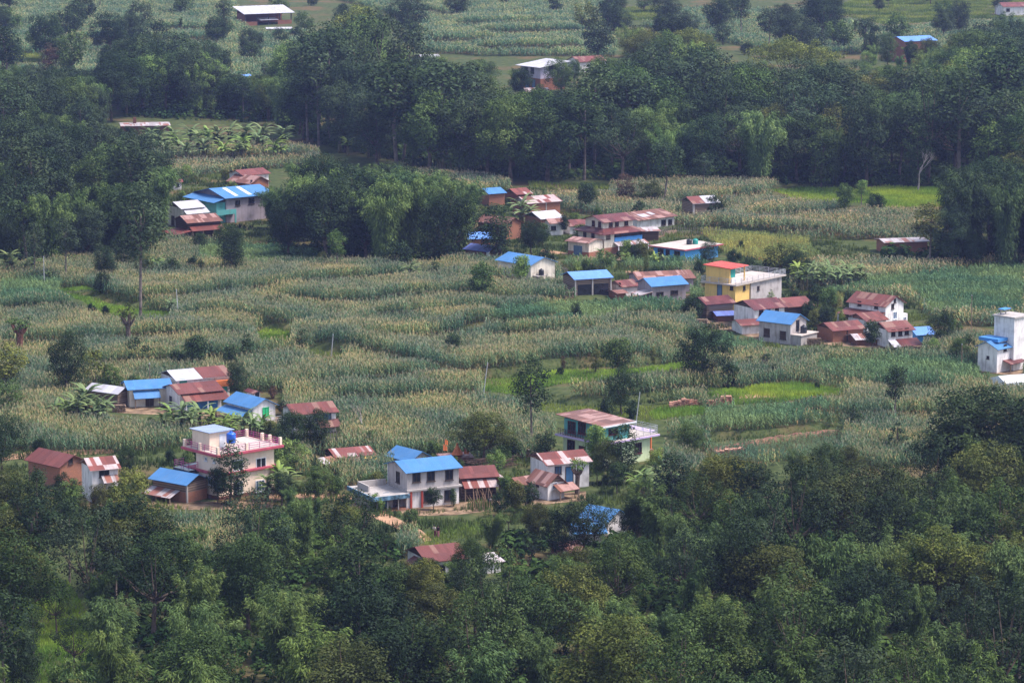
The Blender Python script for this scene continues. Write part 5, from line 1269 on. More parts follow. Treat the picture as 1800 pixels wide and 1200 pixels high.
T('bare', 637, 770, 712, .7, RUSTY, 'bare dark trunk standing in the maize right of the speckled red farmhouse', variant=0)
T('small', 512, 830, 772, .9, LIGHT, 'bright green tree right of the pale peach house')
T('broad', 560, 880, 818, .95, MID, 'green tree in the garden right of the pale peach house')
T('broad', 495, 890, 832, .9, DARK, 'dark tree hiding the right corner of the pale peach house')
T('bush', 590, 870, 840, .7, MID, 'green bush by the earth yard')
T('broad', 848, 816, 728, 1.1, OLIVE, 'broad olive green tree right of the red shrine', variant=2)
T('bush', 758, 800, 776, .8, LIGHT, 'light green bush left of the red shrine')
T('pole_tree', 935, 790, 632, .8, DARK, 'tall lone tree with a high dark crown and thin trunk in the maize', variant=0)
T('broad', 1092, 728, 645, .7, DARK, 'dark round tree on the grass behind the green house')
T('ball', 1087, 668, 598, .75, MID, 'small tree with a round head behind the dark round tree')
T('broad', 1235, 676, 568, .85, DARK, 'large dark oak-like tree at the middle right of the fields', variant=0)
T('ball', 1048, 832, 750, .55, LIGHT, 'light green tree in front of the green house')
T('column', 1093, 850, 742, .95, DARK, 'tall dark tree in front of the green house', variant=1)
T('broad', 1068, 850, 775, .6, OLIVE, 'grey green tree beside the tall dark tree at the green house')
T('bush', 1175, 800, 777, .35, LIGHT, 'clipped round shrub at the green house porch')
T('broad', 1215, 800, 742, .9, MID, 'leafy tree right of the green house terrace')
T('pollard', 1015, 868, 800, .8, LIGHT, 'lopped tree with sloping boughs before the white two storey house', variant=1)
T('pole_tree', 1572, 742, 635, 0.8, DARK, 'slender two tufted tree in the right hand maize', variant=1)
T('tiers', 1577, 800, 738, .85, DARK, 'small tree with tiers of round pads like a clipped pine')
T('column', 1498, 762, 712, 1.1, DARK, 'dark columnar bush right of the red earth bank')
T('ball', 1533, 616, 566, .75, DARK, 'round dark tree in front of the right hand farm')
T('broad', 1655, 612, 543, .75, DARK, 'grey dark tree right of the pale blue tin shed')
T('ball', 848, 535, 466, .85, MID, 'rounded tree at the upper edge of the middle maize')
T('ball', 917, 500, 443, .62, LIGHT, 'round headed tree beside the cream gabled cottage')
T('column', 736, 540, 507, 1.0, DARK, 'dark sapling in the maize left of the rounded tree')
T('column', 765, 492, 458, 1.2, DARK, 'columnar dark shrub under the bamboo grove')
T('ball', 796, 628, 588, .75, DARK, 'round tree alone in the middle of the maize')
T('bush', 823, 620, 604, .6, DARK, 'small round bush right of the round lone tree')
T('column', 889, 584, 550, 1.1, DARK, 'slim dark sapling in the green maize')
T('broad', 1013, 568, 533, .7, DARK, 'dark round tree on a field edge below the open barn')
T('pole_tree', 593, 482, 404, 0.96, MID, 'thin pale trunked tree at the foot of the bamboo grove')
T('bush', 565, 470, 442, .4, YEL, 'yellow green bush at the maize edge, left of the pale trunked tree')
T('broad', 408, 488, 395, .72, DARK, 'broad dark tree below the plank house')
T('column', 872, 462, 353, 1.15, DARK, 'tall leafy columnar tree splitting the rusty mud house')
T('broad', 934, 448, 390, .9, DARK, 'dark tree between the village sheds and the lane', variant=3)
T('ball', 993, 414, 378, .55, DARK, 'small dark round tree at the lane')
T('ball', 1031, 374, 322, .7, DARK, 'round topped tree behind the large two tier house')
T('column', 1100, 362, 303, 1.1, RUSTY, 'reddish bare topped tree behind the wide rust roof')
T('small', 1142, 362, 318, 1.1, OLIVE, 'pale olive tree right of the reddish tree')
T('pole_tree', 1167, 362, 246, 0.96, BLUEG, 'tall open tree rising before the back wood')
T('pole_tree', 1236, 338, 274, 1.12, BLUEG, 'slim tree at the edge of the back wood right of the tall open tree')
T('bush', 1255, 384, 346, .6, DARK, 'round dark bush beside the timber shed')
T('bush', 1284, 376, 360, .5, DARK, 'low bush right of the timber shed')
T('ball', 1485, 374, 319, .55, MID, 'small lollipop tree in the pale grass, left one')
T('pole_tree', 1514, 362, 315, 1.04, LIGHT, 'thin pale sapling right of the lollipop tree')
T('bush', 1538, 374, 342, .6, DARK, 'dark bush under the thin pale sapling')
T('bare', 1613, 336, 266, .9, RUSTY, 'white leafless dead tree before the dark back wood', variant=0)
T('pole_tree', 1634, 470, 360, 1.2, OLIVE, 'open pale leaved tree over the ruined brick shed')
T('broad', 1672, 474, 366, .6, BLUEG, 'dark tree right of the open pale leaved tree')
T('bush', 1580, 466, 436, .6, DARK, 'bush at the left foot of the ruined brick shed')
T('broad', 1712, 478, 415, .8, DARK, 'dark spreading tree in front of the right bamboo')
T('bush', 1302, 442, 424, .5, DARK, 'small bush behind the sky blue house')
T('bush', 1290, 462, 440, .7, DARK, 'dark hedge bush behind the sky blue house')
T('broad', 1246, 470, 424, .7, BLUEG, 'dark tree covering the right wall of the sky blue house')
T('small', 1322, 488, 450, 1.0, DARK, 'dark tree behind the yellow house, left one')
T('small', 1372, 486, 426, 1.0, OLIVE, 'olive tree behind the yellow house, middle one')
T('broad', 1398, 500, 440, .9, DARK, 'dark tree behind the yellow house, right one')
T('bush', 1420, 560, 530, .6, DARK, 'dark bush at the right end of the plank barn')
T('bush', 1492, 560, 512, .35, BLUEG, 'dark bush left of the tall white farmhouse')
T('pollard', 1316, 655, 622, .9, DARK, 'stubby dark tree on the field edge, left of a pair'); T('pollard', 1345, 655, 618, .9, DARK, 'stubby dark tree on the field edge, right of a pair')
T('bush', 1285, 680, 640, .55, DARK, 'dark bush right of the oak-like tree'); T('bush', 1362, 668, 640, .5, DARK, 'dark bush right of the pair of stubby trees')
T('bush', 1335, 672, 650, .5, MID, 'low bush under the pair of stubby trees'); T('bush', 1436, 686, 672, .4, DARK, 'small dark bush on the yellow green rice plot')
T('broad', 1722, 880, 690, 1.05, DARK, 'large dark tree rising at the right edge above the front wood', variant=2)
T('broad', 1800, 860, 705, .8, DARK, 'dark tree cut by the right edge above the front wood')
T('small', 126, 140, 54, .6, MID, 'round topped tree on the terraces at upper left'); T('column', 87, 140, 78, 1.3, RUSTY, 'grey brown bare looking tree left of the round topped tree')
T('pole_tree', 9, 160, 42, 0.96, DARK, 'thin tall tree at the upper left edge')
T('ball', 1051, 112, 44, .8, BLUEG, 'round dark tree above the red roof in the back wood'); T('small', 1030, 62, 4, .7, YEL, 'pale yellow green tree at the top centre')
T('pole_tree', 247, 558, 334, 0.76, BLUEG, 'very tall tree with a mottled bare trunk in front of the plank house', variant=0)
T('bush', 1305, 838, 816, .5, MID, 'round bush on the grass right of the small stone wall')
for k, (px, yb, yt, kd, c, lb) in enumerate([(62, 492, 395, 'pole_tree', BLUEG, 'high crowned tree over the banana plants at left'), (116, 498, 385, 'pole_tree', BLUEG, 'high crowned dark tree right of the left banana plants'),
    (186, 498, 435, 'broad', DARK, 'dark tree by the grass path at left'), (182, 515, 480, 'bush', DARK, 'dark bush under the tree by the grass path'), (64, 545, 515, 'column', DARK, 'small dark shrub on the dark soil bank, left one'),
    (222, 478, 412, 'broad', BLUEG, 'greyish tree left of the mottled bare trunk'), (255, 490, 448, 'broad', OLIVE, 'olive tree at the foot of the mottled trunk'), (300, 490, 452, 'small', DARK, 'dark tree right of the mottled trunk'),
    (352, 446, 410, 'broad', DARK, 'dark tree in front of the plank house'), (342, 485, 452, 'bush', DARK, 'dark bush in the young maize below the plank house'), (40, 552, 538, 'bush', DARK, 'round dark bush on the dark soil bank'),
    (130, 552, 536, 'bush', DARK, 'dark bush on the dark soil bank, left of a run'), (160, 552, 534, 'bush', DARK, 'dark bush on the dark soil bank, middle of a run'), (185, 554, 538, 'bush', DARK, 'dark bush on the dark soil bank, right of a run'),
    (420, 582, 560, 'bush', DARK, 'small bush on the field edge above the grass path'), (472, 545, 515, 'column', DARK, 'dark sapling on the field edge, left of two'), (488, 545, 520, 'bush', DARK, 'dark shrub on the field edge, right of two'),
    (428, 520, 500, 'bush', LIGHT, 'bright shrub at the field edge below the broad dark tree'), (720, 612, 595, 'bush', MID, 'green shrub on a field edge left of the round lone tree'), (620, 628, 610, 'bush', DARK, 'dark shrub beside the thin pole at the path end'),
    (990, 650, 625, 'column', RUSTY, 'brownish sapling left of the small round headed tree'), (1047, 656, 610, 'column', OLIVE, 'olive sapling between the brownish sapling and the round headed tree'), (1148, 640, 610, 'column', OLIVE, 'thin sapling between the round headed tree and the oak'),
    (1068, 735, 700, 'bush', DARK, 'dark shrub at the foot of the dark round tree'), (1110, 738, 705, 'bush', DARK, 'second dark shrub at the foot of the dark round tree'), (985, 660, 645, 'bush', DARK, 'shrub on the grass strip beside the tall lone tree'),
    (300, 815, 790, 'bush', DARK, 'dark bush left of the pale peach house balcony'), (265, 760, 735, 'bush', MID, 'bush in front of the dark red roofs'), (480, 700, 680, 'bush', RUSTY, 'brown shrub behind the white washroom hut'),
    (700, 480, 420, 'small', DARK, 'small dark tree under the bamboo grove'), (845, 470, 446, 'bush', MID, 'green shrub before the old brick barn'), (960, 475, 440, 'bush', DARK, 'shrub by the lane above the cream cottage'),
    (1115, 460, 430, 'bush', DARK, 'shrub left of the sky blue house'), (1150, 500, 470, 'bush', DARK, 'shrub behind the grey cement house'), (1010, 440, 415, 'bush', DARK, 'shrub before the low cream wing'),
    (1685, 640, 596, 'broad', MID, 'leafy green tree between the tin shed and the white tower'), (1640, 628, 596, 'bush', LIGHT, 'light bush right of the house with three small windows'), (1700, 630, 592, 'bush', DARK, 'dark bush left of the small white house at the tower'),
    (1665, 560, 548, 'bush', DARK, 'small bush behind the right hand farm'), (1400, 540, 510, 'bush', DARK, 'dark shrub right of the bare cement side wall'), (1215, 560, 520, 'bush', DARK, 'shrub left of the plank cattle shed'),
    (720, 925, 895, 'bush', MID, 'green shrub in the yard below the grey house'), (890, 878, 838, 'ball', MID, 'small tree at the open cattle shed'), (762, 896, 858, 'ball', DARK, 'dark ball shaped tree in front of the grey house'), (797, 890, 856, 'column', MID, 'slim tree at the right corner of the grey house')]):
    T(kd, px, yb, yt, {'bush': .6}.get(kd, .8), c, lb)

# banana plants
def bananas(spots, group, where):
    n = len(spots); words = ['leftmost', 'second from left', 'third from left', 'fourth from left', 'fifth from left', 'sixth from left', 'seventh from left', 'eighth from left', 'ninth from left', 'tenth from left', '11th from left', '12th from left', '13th from left', '14th from left', '15th from left', '16th from left', '17th from left', '18th from left', '19th from left', '20th from left', '21st from left', '22nd from left', '23rd from left', '24th from left', '25th from left', '26th from left', '27th from left', '28th from left', '29th from left', '30th from left']
    for k, (px, yb, H) in enumerate(sorted(spots)):
        lb = f'banana plant {where}'+(f', {words[k]}' if n > 1 else '')
        tree('banana', px, yb, H, 1.0, BANA if random.random() < .7 else LIGHT, lb, group)
bananas([(98, 742, 4.2), (118, 745, 5), (136, 748, 6.2), (152, 742, 6.8), (170, 748, 5.6), (187, 742, 5)], 'banana plants at the left hamlet', 'in the big clump left of the plank shed')
bananas([(288, 768, 4.5), (302, 760, 5.5), (320, 765, 6), (338, 770, 5.2), (352, 762, 6), (372, 768, 5), (392, 772, 4.5), (410, 765, 4.6), (428, 768, 5.2), (445, 772, 4.4), (462, 765, 4.4)], 'banana plants behind the peach house', 'in the row behind the peach house')
bananas([(490, 868, 5.6), (505, 880, 5), (470, 880, 4.4), (545, 775, 4.6)], 'banana plants right of the peach house', 'right of the peach house')
bananas([(1155, 868, 4.6), (1135, 878, 4.8), (1170, 880, 4.4), (1190, 872, 4.2), (1118, 872, 4.4)], 'banana plants below the green house', 'below the green house')
bananas([(x+random.uniform(-5, 5), y+random.uniform(-4, 4), random.uniform(7.0, 8.6)) for x, y in [(262, 262), (280, 270), (300, 264), (318, 274), (335, 264), (352, 276), (368, 262), (385, 274), (402, 266), (418, 276), (434, 266), (450, 274), (466, 264), (482, 274), (495, 266), (290, 280), (326, 282), (360, 284), (395, 283), (430, 282)]], 'banana grove at upper left', 'in the upper left grove')
bananas([(598, 268, 7.2), (612, 274, 6), (648, 278, 7), (664, 280, 6.4), (775, 304, 7.6), (792, 306, 5.8)], 'banana plants at the edge of the back wood', 'before the dark back wood')
bananas([(915, 398, 8.2)], None, 'tallest of the village, standing among the brick sheds')
bananas([(720, 494, 5)], None, 'alone at the foot of the bamboo grove')
bananas([(1402, 505, 5.5), (1418, 512, 6), (1434, 508, 5.8), (1450, 514, 6.2), (1466, 508, 5.8), (1480, 514, 6), (1496, 508, 5.6), (1512, 506, 5.2), (1425, 498, 5.4), (1458, 498, 5.6), (1488, 498, 5.6)], 'banana grove behind the yellow house', 'in the grove behind the yellow house')
bananas([(18, 488, 6.2), (45, 490, 4.8), (60, 488, 4.6), (84, 500, 3), (303, 575-18, 3.6)], 'banana plants in the left maize', 'at the left edge of the maize')
bananas([(276, 482, 4.4)], None, 'alone right of the mottled bare trunk')
bananas([(1055, 462, 3.4), (1100, 468, 3.2), (1150, 470, 3.6), (1165, 470, 3.2)], 'young banana plants by the lane', 'young, by the lane left of the blue house')
bananas([(x+random.uniform(-6, 6), y+random.uniform(-5, 5), random.uniform(6.5, 8.5)) for x, y in [(1395, 62), (1420, 70), (1445, 64), (1470, 72), (1500, 60), (1560, 58), (1590, 64), (312, 58), (500, 118), (520, 112)]], 'banana plants on the far terraces', 'on the far terraces')

# ------------------------------------------------------------------ the woods
def skyline(pts): 
    X = [p[0] for p in pts]; Y = [p[1] for p in pts]; return lambda x: float(np.interp(x, X, Y))
def ftop(yb, H, y): return yb-H*scale_at(y)*cosp(y)
KEEP = [(735, 955, 818, 992), (846, 970, 884, 992), (1056, 896, 1106, 946), (1003, 912, 1060, 946), (988, 945, 1022, 968), (905, 95, 992, 165), (1005, 92, 1068, 108), (1580, 58, 1650, 74), (1555, 84, 1590, 120), (197, 208, 295, 224),
        (296, 318, 470, 424), (404, 290, 470, 325), (420, 122, 440, 136), (410, 0, 515, 50), (1285, 80, 1490, 112), (735, 92, 770, 102)]
def wood(poly, spacing, kinds, hr, sky, zone, keepfac=1.0, seed=1, hmin=3.0, vis=0):
    r = random.Random(seed); P = [flat(*p) for p in poly]; x0, x1 = min(p[0] for p in P), max(p[0] for p in P); y0, y1 = min(p[1] for p in P), max(p[1] for p in P)
    pts = []; tot = sum(k[1] for k in kinds)
    for _ in range(int((x1-x0)*(y1-y0)/(spacing*spacing)*14)):
        x, y = r.uniform(x0, x1), r.uniform(y0, y1); px, py = pix(x, y, 0)
        if not in_poly(np.array([float(px)]), np.array([float(py)]), poly)[0]: continue
        if any((x-a)**2+(y-b)**2 < spacing**2 for a, b in pts): continue
        if blocked(np.array([x]), np.array([y]), 1.5)[0]: continue
        q = r.uniform(0, tot); 
        for kd in kinds:
            q -= kd[1]
            if q <= 0: break
        H = r.uniform(*hr)*kd[2]; s = scale_at(y)*cosp(y); px, py = float(px), float(py)
        w = H/10*kd[3]*s
        lim = min(sky(px-w*.5), sky(px), sky(px+w*.5))+(r.uniform(0, 12) if r.random() < .45 else r.uniform(8, 60 if zone == 'front' else 40))
        for a, b, c, d in KEEP:
            if px+w > a and px-w < c and py > b: lim = max(lim, d-2) if py > d else lim
        H = min(H, (py-lim)/s)
        if H < hmin: continue
        pts.append((x, y)); TREE_SPEC.append((zone, kd[0], px, py, x, y, H, r.choice(kd[4]), kd[5] if len(kd) > 5 else 1.0))
TREE_SPEC = []
front_sky = skyline([(-60, 815), (0, 815), (60, 838), (100, 822), (140, 850), (205, 868), (240, 886), (262, 905), (330, 915), (450, 915), (470, 870), (500, 855), (560, 838), (600, 868), (625, 892), (650, 898), (700, 902), (730, 925), (740, 960), (815, 968), (850, 900), (880, 878), (930, 886), (990, 868), (1010, 830), (1060, 800), (1110, 845), (1150, 850), (1190, 800), (1240, 792), (1300, 812), (1340, 785), (1420, 782), (1460, 770), (1510, 800), (1560, 815), (1620, 795), (1660, 740), (1720, 700), (1860, 705)])
BR = [DARK, MID, DARK, OLIVE, MID, YEL]; BB = [BAM, LIGHT, BAM, BAM]
wood([(-60, 880), (120, 900), (240, 950), (440, 960), (480, 905), (640, 905), (730, 985), (850, 985), (880, 930), (1000, 930), (1120, 950), (1110, 880), (1240, 870), (1330, 860), (1440, 830), (1600, 850), (1860, 830), (1860, 1100), (-60, 1100)], 6.6,
     [('broad', 4, 1.0, 3.6, BR, 1.0), ('open', 2.6, 1.15, 3.4, [DARK, BLUEG, MID], .9), ('bamboo', 5.5, 1.05, 3.8, BB, .85), ('column', .6, .9, 1.8, [MID, LIGHT, DARK], 1.0), ('plume', 2.2, 1.05, 1.5, [LIGHT, BAM], 1.0), ('pole_tree', .8, 1.2, 2, [DARK, OLIVE], 1.1)], (7.5, 12), front_sky, 'front', seed=3)
wood([(-60, 1100), (1860, 1100), (1880, 1440), (-80, 1440)], 8.0,
     [('broad', 3.4, 1.0, 3.6, BR, 1.0), ('open', 2.0, 1.15, 3.4, [DARK, BLUEG, MID], .9), ('bamboo', 5.2, .95, 4, BB, .85), ('plume', 2.2, 1.0, 1.5, [LIGHT, BAM], 1.0), ('pole_tree', .5, 1.2, 2, [DARK, OLIVE], 1.1)], (8, 13.5), skyline([(-60, 900), (0, 960), (20, 1090), (150, 1110), (160, 950), (250, 930), (1860, 900)]), 'front', seed=4)
left_sky = skyline([(-40, 140), (40, 120), (90, 130), (150, 145), (190, 150), (200, 230), (255, 228), (262, 290), (300, 300), (330, 330)])
wood([(-60, 300), (40, 240), (200, 262), (250, 300), (290, 360), (285, 440), (200, 462), (60, 470), (-60, 475)], 7.2,
     [('broad', 3, 1.1, 3.6, [DARK, BLUEG, MID], 1.0), ('bamboo', 4, 1.05, 4, [BAM, BAM, DARK], .8), ('pole_tree', 1, 1.4, 2, [BLUEG], 1.1)], (9, 15), left_sky, 'left', seed=5)
grove_sky = skyline([(455, 285), (480, 258), (520, 268), (580, 278), (640, 272), (700, 285), (760, 290), (820, 308), (850, 330), (870, 385)])
wood([(478, 360), (560, 330), (700, 335), (790, 360), (832, 395), (828, 440), (808, 470), (640, 472), (500, 462), (470, 420)], 6.0,
     [('bamboo', 6, 1.2, 4, [BAM, BAM, (.05, .10, .038)], .85), ('broad', 1, 1, 3.5, [DARK], 1)], (11.5, 16.5), grove_sky, 'grove', seed=6)
right_sky = skyline([(1670, 330), (1690, 270), (1740, 285), (1800, 270), (1880, 270)])
wood([(1690, 400), (1880, 400), (1880, 478), (1690, 474)], 6.0, [('bamboo', 5, 1.5, 4, [DARK, DARK, (.05, .09, .03)], .7), ('broad', 1, 1.3, 3.5, [DARK], 1)], (12, 17), right_sky, 'right', seed=7)
back_sky = skyline([(-60, 150), (0, 145), (180, 145), (200, 225), (290, 225), (215, 110), (225, 70), (300, 62), (370, 70), (400, 110), (520, 110), (535, 70), (570, 40), (600, 15), (640, -10), (715, 5), (745, 60), (790, 100), (850, 105), (880, 110), (1000, 125), (1030, 118), (1080, 70), (1110, 30), (1160, 20), (1250, 30), (1280, 90), (1340, 85), (1420, 90), (1480, 110), (1510, 70), (1560, 62), (1600, 70), (1660, 75), (1700, 40), (1860, 30)])
wood([(200, 205), (300, 200), (480, 215), (560, 262), (700, 300), (830, 318), (1000, 325), (1200, 326), (1420, 330), (1690, 334), (1860, 400), (1860, 268), (560, 225), (400, 198), (200, 190)], 8.0,
     [('broad', 4, 1.0, 3.6, [DARK, MID, MID, OLIVE, DARK, BLUEG], 1.0), ('open', 1.2, 1.15, 3.4, [BLUEG, DARK], 1), ('bamboo', 1.4, .9, 4, [BAM, DARK], .8), ('pole_tree', 1.6, 1.3, 2, [BLUEG, DARK], 1.2), ('column', .6, .8, 1.8, [MID], 1)], (13, 22), back_sky, 'back', seed=8, hmin=5)
wood([(220, 200), (480, 212), (560, 225), (1860, 268), (1860, 110), (1500, 100), (1300, 120), (1100, 120), (1080, 160), (860, 160), (700, 130), (560, 140), (400, 140), (230, 150)], 13.0,
     [('broad', 4, 1.0, 3.6, [MID, OLIVE, MID, YEL, LIGHT, DARK], 1.0), ('open', 1.2, 1.15, 3.4, [BLUEG, DARK], 1), ('bamboo', 2.5, .9, 4, [BAM, LIGHT], .8), ('umbrella', .5, 1.0, 6, [OLIVE, YEL], .8)], (13, 22), back_sky, 'back', seed=9, hmin=4)
wood([(215, 150), (560, 138), (560, 222), (480, 210), (215, 198)], 9.0, [('broad', 4, 1.0, 3.6, [DARK, BLUEG, DARK], 1.0), ('open', 1, 1.15, 3.4, [BLUEG, DARK], 1), ('pole_tree', 1, 1.2, 2, [BLUEG], 1.2)], (12, 19), back_sky, 'back', seed=10, hmin=4)
wood([(-60, 150), (215, 150), (200, 235), (-60, 290)], 8.0, [('broad', 4, 1.0, 3.6, [DARK, BLUEG, MID], 1.0), ('open', 1, 1.15, 3.4, [BLUEG, DARK], 1), ('bamboo', 1.5, 1, 4, [BAM], .8)], (11, 17), skyline([(-60, 108), (60, 112), (150, 125), (190, 118), (240, 120)]), 'left', seed=11, hmin=4)
far_sky = skyline([(-60, -40), (1860, -40)])
for k, (poly, n_) in enumerate([([(-40, 60), (560, 50), (560, 110), (-40, 130)], 19), ([(590, 60), (720, 60), (720, 100), (590, 110)], 16), ([(1060, 40), (1500, 60), (1800, 60), (1800, 110), (1500, 100), (1080, 110)], 16), ([(-40, 8), (1000, 4), (1000, 40), (-40, 40)], 34), ([(1060, 2), (1860, 2), (1860, 40), (1060, 40)], 24)]):
    wood(poly, n_, [('small', 3, .8, 3.6, [MID, DARK, BLUEG], 1.0), ('broad', 2, 1.1, 3.6, [DARK, BLUEG], 1.0), ('bush', 2, .35, 6, [DARK], .7), ('pole_tree', .8, 1.2, 2, [BLUEG, DARK], 1.2)], (8, 14), far_sky, 'far', seed=20+k)
# shrubs and small trees among the houses
rs = random.Random(77)
for poly, n_ in (([(835, 350), (1000, 350), (1200, 400), (1240, 470), (1220, 520), (1080, 510), (980, 480), (850, 470)], 34), ([(1215, 470), (1430, 480), (1500, 560), (1700, 580), (1700, 640), (1420, 600), (1330, 600), (1225, 560)], 34),
                 ([(150, 690), (500, 690), (620, 770), (700, 800), (560, 880), (480, 880), (330, 900), (220, 880), (200, 820), (320, 780), (160, 730)], 30), ([(620, 800), (930, 810), (1180, 800), (1140, 860), (900, 910), (640, 900)], 24), ([(270, 300), (470, 300), (470, 430), (300, 440)], 14)):
    for _ in range(n_):
        for _t in range(30):
            a, b = rs.uniform(min(q[0] for q in poly), max(q[0] for q in poly)), rs.uniform(min(q[1] for q in poly), max(q[1] for q in poly))
            x, y = (float(q) for q in flat(a, b))
            if in_poly(np.array([a]), np.array([b]), poly)[0] and not blocked(np.array([x]), np.array([y]), 1.2)[0]:
                kd, H = rs.choice([('bush', 2.0), ('bush', 2.6), ('small', 3.6), ('column', 3.8), ('bush', 1.6), ('ball', 3.8)])
                TREE_SPEC.append(('village', kd, a, b, x, y, H*rs.uniform(.8, 1.2), rs.choice([DARK, MID, LIGHT, MID, OLIVE]), {'bush': .55}.get(kd, .8))); break
# trees that half hide the sunken houses
for a, b, H, kd, c in [(1046, 972, 7.2, 'open', DARK), (990, 985, 7.0, 'broad', DARK), (1116, 975, 7, 'broad', DARK), (742, 1030, 3.2, 'broad', DARK), (800, 1040, 4.0, 'bamboo', LIGHT), (838, 1020, 5.0, 'plume', LIGHT), (1028, 990, 8.0, 'open', DARK), (62, 912, 6.2, 'broad', MID), (112, 908, 5.6, 'broad', DARK), (176, 922, 5.4, 'broad', OLIVE), (206, 918, 5.0, 'small', YEL), (30, 905, 6.0, 'bamboo', BAM), (100, 1120, 6.5, 'open', MID), (130, 1195, 7, 'open', DARK), (60, 1160, 6, 'pole_tree', MID), (40, 1240, 8, 'broad', DARK), (140, 915, 5.0, 'column', MID), (824, 1035, 5.6, 'broad', MID), (760, 1045, 4.2, 'broad', DARK)]:
    TREE_SPEC.append(('front', kd, a, b, *(float(q) for q in flat(a, b)), H, c, .8))
for a, b, H, kd, c in [(1560, 122, 11, 'broad', MID), (1600, 120, 8, 'broad', DARK), (1630, 122, 9, 'broad', OLIVE), (1580, 135, 7, 'bamboo', BAM), (1604, 117, 6.5, 'broad', MID), (1636, 118, 7.5, 'broad', MID), (1616, 121, 4.5, 'broad', YEL), (1680, 110, 9, 'broad', YEL), (1720, 112, 10, 'broad', MID), (1530, 112, 9, 'broad', DARK), (1770, 100, 9, 'broad', YEL), (915, 178, 9, 'broad', DARK), (985, 170, 11, 'broad', MID), (1010, 145, 7, 'broad', MID), (1050, 140, 7, 'broad', OLIVE), (948, 180, 5, 'broad', MID), (225, 246, 3.4, 'bush', DARK), (270, 246, 3.2, 'bush', DARK)]:
    TREE_SPEC.append(('back', kd, a, b, *(float(q) for q in flat(a, b)), H, c, .8))
# special trees of the woods
TREE_SPEC += [('front', 'umbrella', 1500, 985, *flat(1500, 985), 12.0, (.055, .075, .024), 1.0), ('back', 'umbrella', 1390, 190, *flat(1390, 190), 20, YEL, .8), ('back', 'open', 640, 240, *flat(640, 240), 32, BLUEG, .9), ('back', 'open', 700, 245, *flat(700, 245), 30, BLUEG, .8),
              ('back', 'pole_tree', 580, 250, *flat(580, 250), 29, BLUEG, 1.1), ('back', 'pole_tree', 541, 252, *flat(541, 252), 20, BLUEG, 1.3), ('front', 'bare', 1755, 1000, *flat(1755, 1000), 10, RUSTY, .7), ('front', 'open', 865, 1212, *flat(865, 1212), 15.5, (.082, .135, .038), .62)]

# labels: kind and colour, the wood, the landmark above or below, and the place among its like
LM = {'front': [(0, 'far left edge'), (180, 'striped roof'), (400, 'pale peach house'), (620, 'earth yard'), (760, 'grey house'), (960, 'little white cottage'), (1100, 'green house'), (1280, 'stone wall'), (1440, 'red bank'), (1600, 'tiered clipped tree'), (1760, 'right edge tree')],
      'left': [(40, 'left banana plants'), (130, 'grass path'), (240, 'mottled bare trunk')], 'grove': [(520, 'broad dark tree'), (640, 'pale trunked tree'), (790, 'old brick barn')], 'right': [(1700, 'ruined brick shed'), (1800, 'right picture edge')],
      'back': [(250, 'banana grove'), (420, 'yellow green hut'), (600, 'pale trunks'), (780, 'banana pair'), (950, 'violet house'), (1150, 'tall open tree'), (1390, 'umbrella tree'), (1610, 'dead tree'), (1760, 'right bamboo')],
      'village': [(200, 'tin plank shed'), (300, 'dark red roofs'), (400, 'pale peach house'), (560, 'speckled farmhouse'), (720, 'grey house'), (850, 'cattle shed'), (900, 'brick sheds'), (960, 'cream cottage'), (1030, 'two tier house'), (1130, 'green house or lane'), (1200, 'sky blue house'), (1260, 'yellow house'), (1340, 'long white house'), (1400, 'pale house'), (1500, 'white farmhouse'), (1600, 'tin shed'), (1690, 'white tower')],
      'far': [(60, 'top left corner'), (300, 'left of the tin barn'), (480, 'big tin barn'), (700, 'tall dark crowns'), (900, 'top centre fields'), (1150, 'top terraces'), (1400, 'far bananas'), (1620, 'pale blue far roof'), (1780, 'top right red roof')]}
ZN = {'front': 'front wood', 'left': 'left wood', 'grove': 'central grove', 'right': 'right grove', 'back': 'back wood', 'far': 'far terraces', 'village': 'village'}
KW = {'ball': 'round headed tree', 'broad': 'broadleaf tree', 'open': 'airy tree', 'umbrella': 'wide flat topped tree', 'small': 'round tree', 'bush': 'bush', 'pole_tree': 'thin tree', 'column': 'slim leafy tree', 'bamboo': 'bamboo clump', 'plume': 'bamboo plume', 'bare': 'reddish bare tree'}
CW = {DARK: 'dark', MID: 'mid green', OLIVE: 'olive', YEL: 'yellow green', LIGHT: 'light green', BAM: 'soft green', BLUEG: 'blue green', RUSTY: 'brown'}
from collections import defaultdict
# drop trees that stand wholly behind nearer ones
COV = np.zeros((330, 520), bool); keep = []
HALF = {'ball': 4.5, 'broad': 4.6, 'open': 4.3, 'umbrella': 7.5, 'small': 5, 'bush': 8, 'pole_tree': 2.3, 'column': 2.3, 'bamboo': 4.6, 'plume': 2.2, 'bare': 2}
for sp in sorted(TREE_SPEC, key=lambda q: q[5]):
    zone, kd, px, py, x, y, H, col, wd = sp; s_ = scale_at(y)*cosp(y); w = HALF[kd]*H/10*wd*s_; top = py-H*s_
    a0, a1 = int((px-w+120)/4), int((px+w+120)/4)+1; b0, b1 = int((top+40)/4), int((py+40)/4)+1
    a0, a1 = max(0, a0), min(520, a1); b0, b1 = max(0, b0), min(330, b1)
    if px+w < -60 or px-w > 1860 or top > 1215 or a1 <= a0 or b1 <= b0: continue
    win_ = COV[b0:b1, a0:a1]
    if win_.mean() > .94: continue
    keep.append(sp)
    if kd in ('broad', 'bamboo', 'umbrella', 'small'):
        aw = int(w*.62/4); cx = int((px+120)/4); bt = max(0, int((top+.14*(py-top)+40)/4)); COV[bt:b1, max(0, cx-aw):cx+aw+1] = True
TREE_SPEC = TREE_SPEC; TREE_SPEC = keep
groups = defaultdict(list)
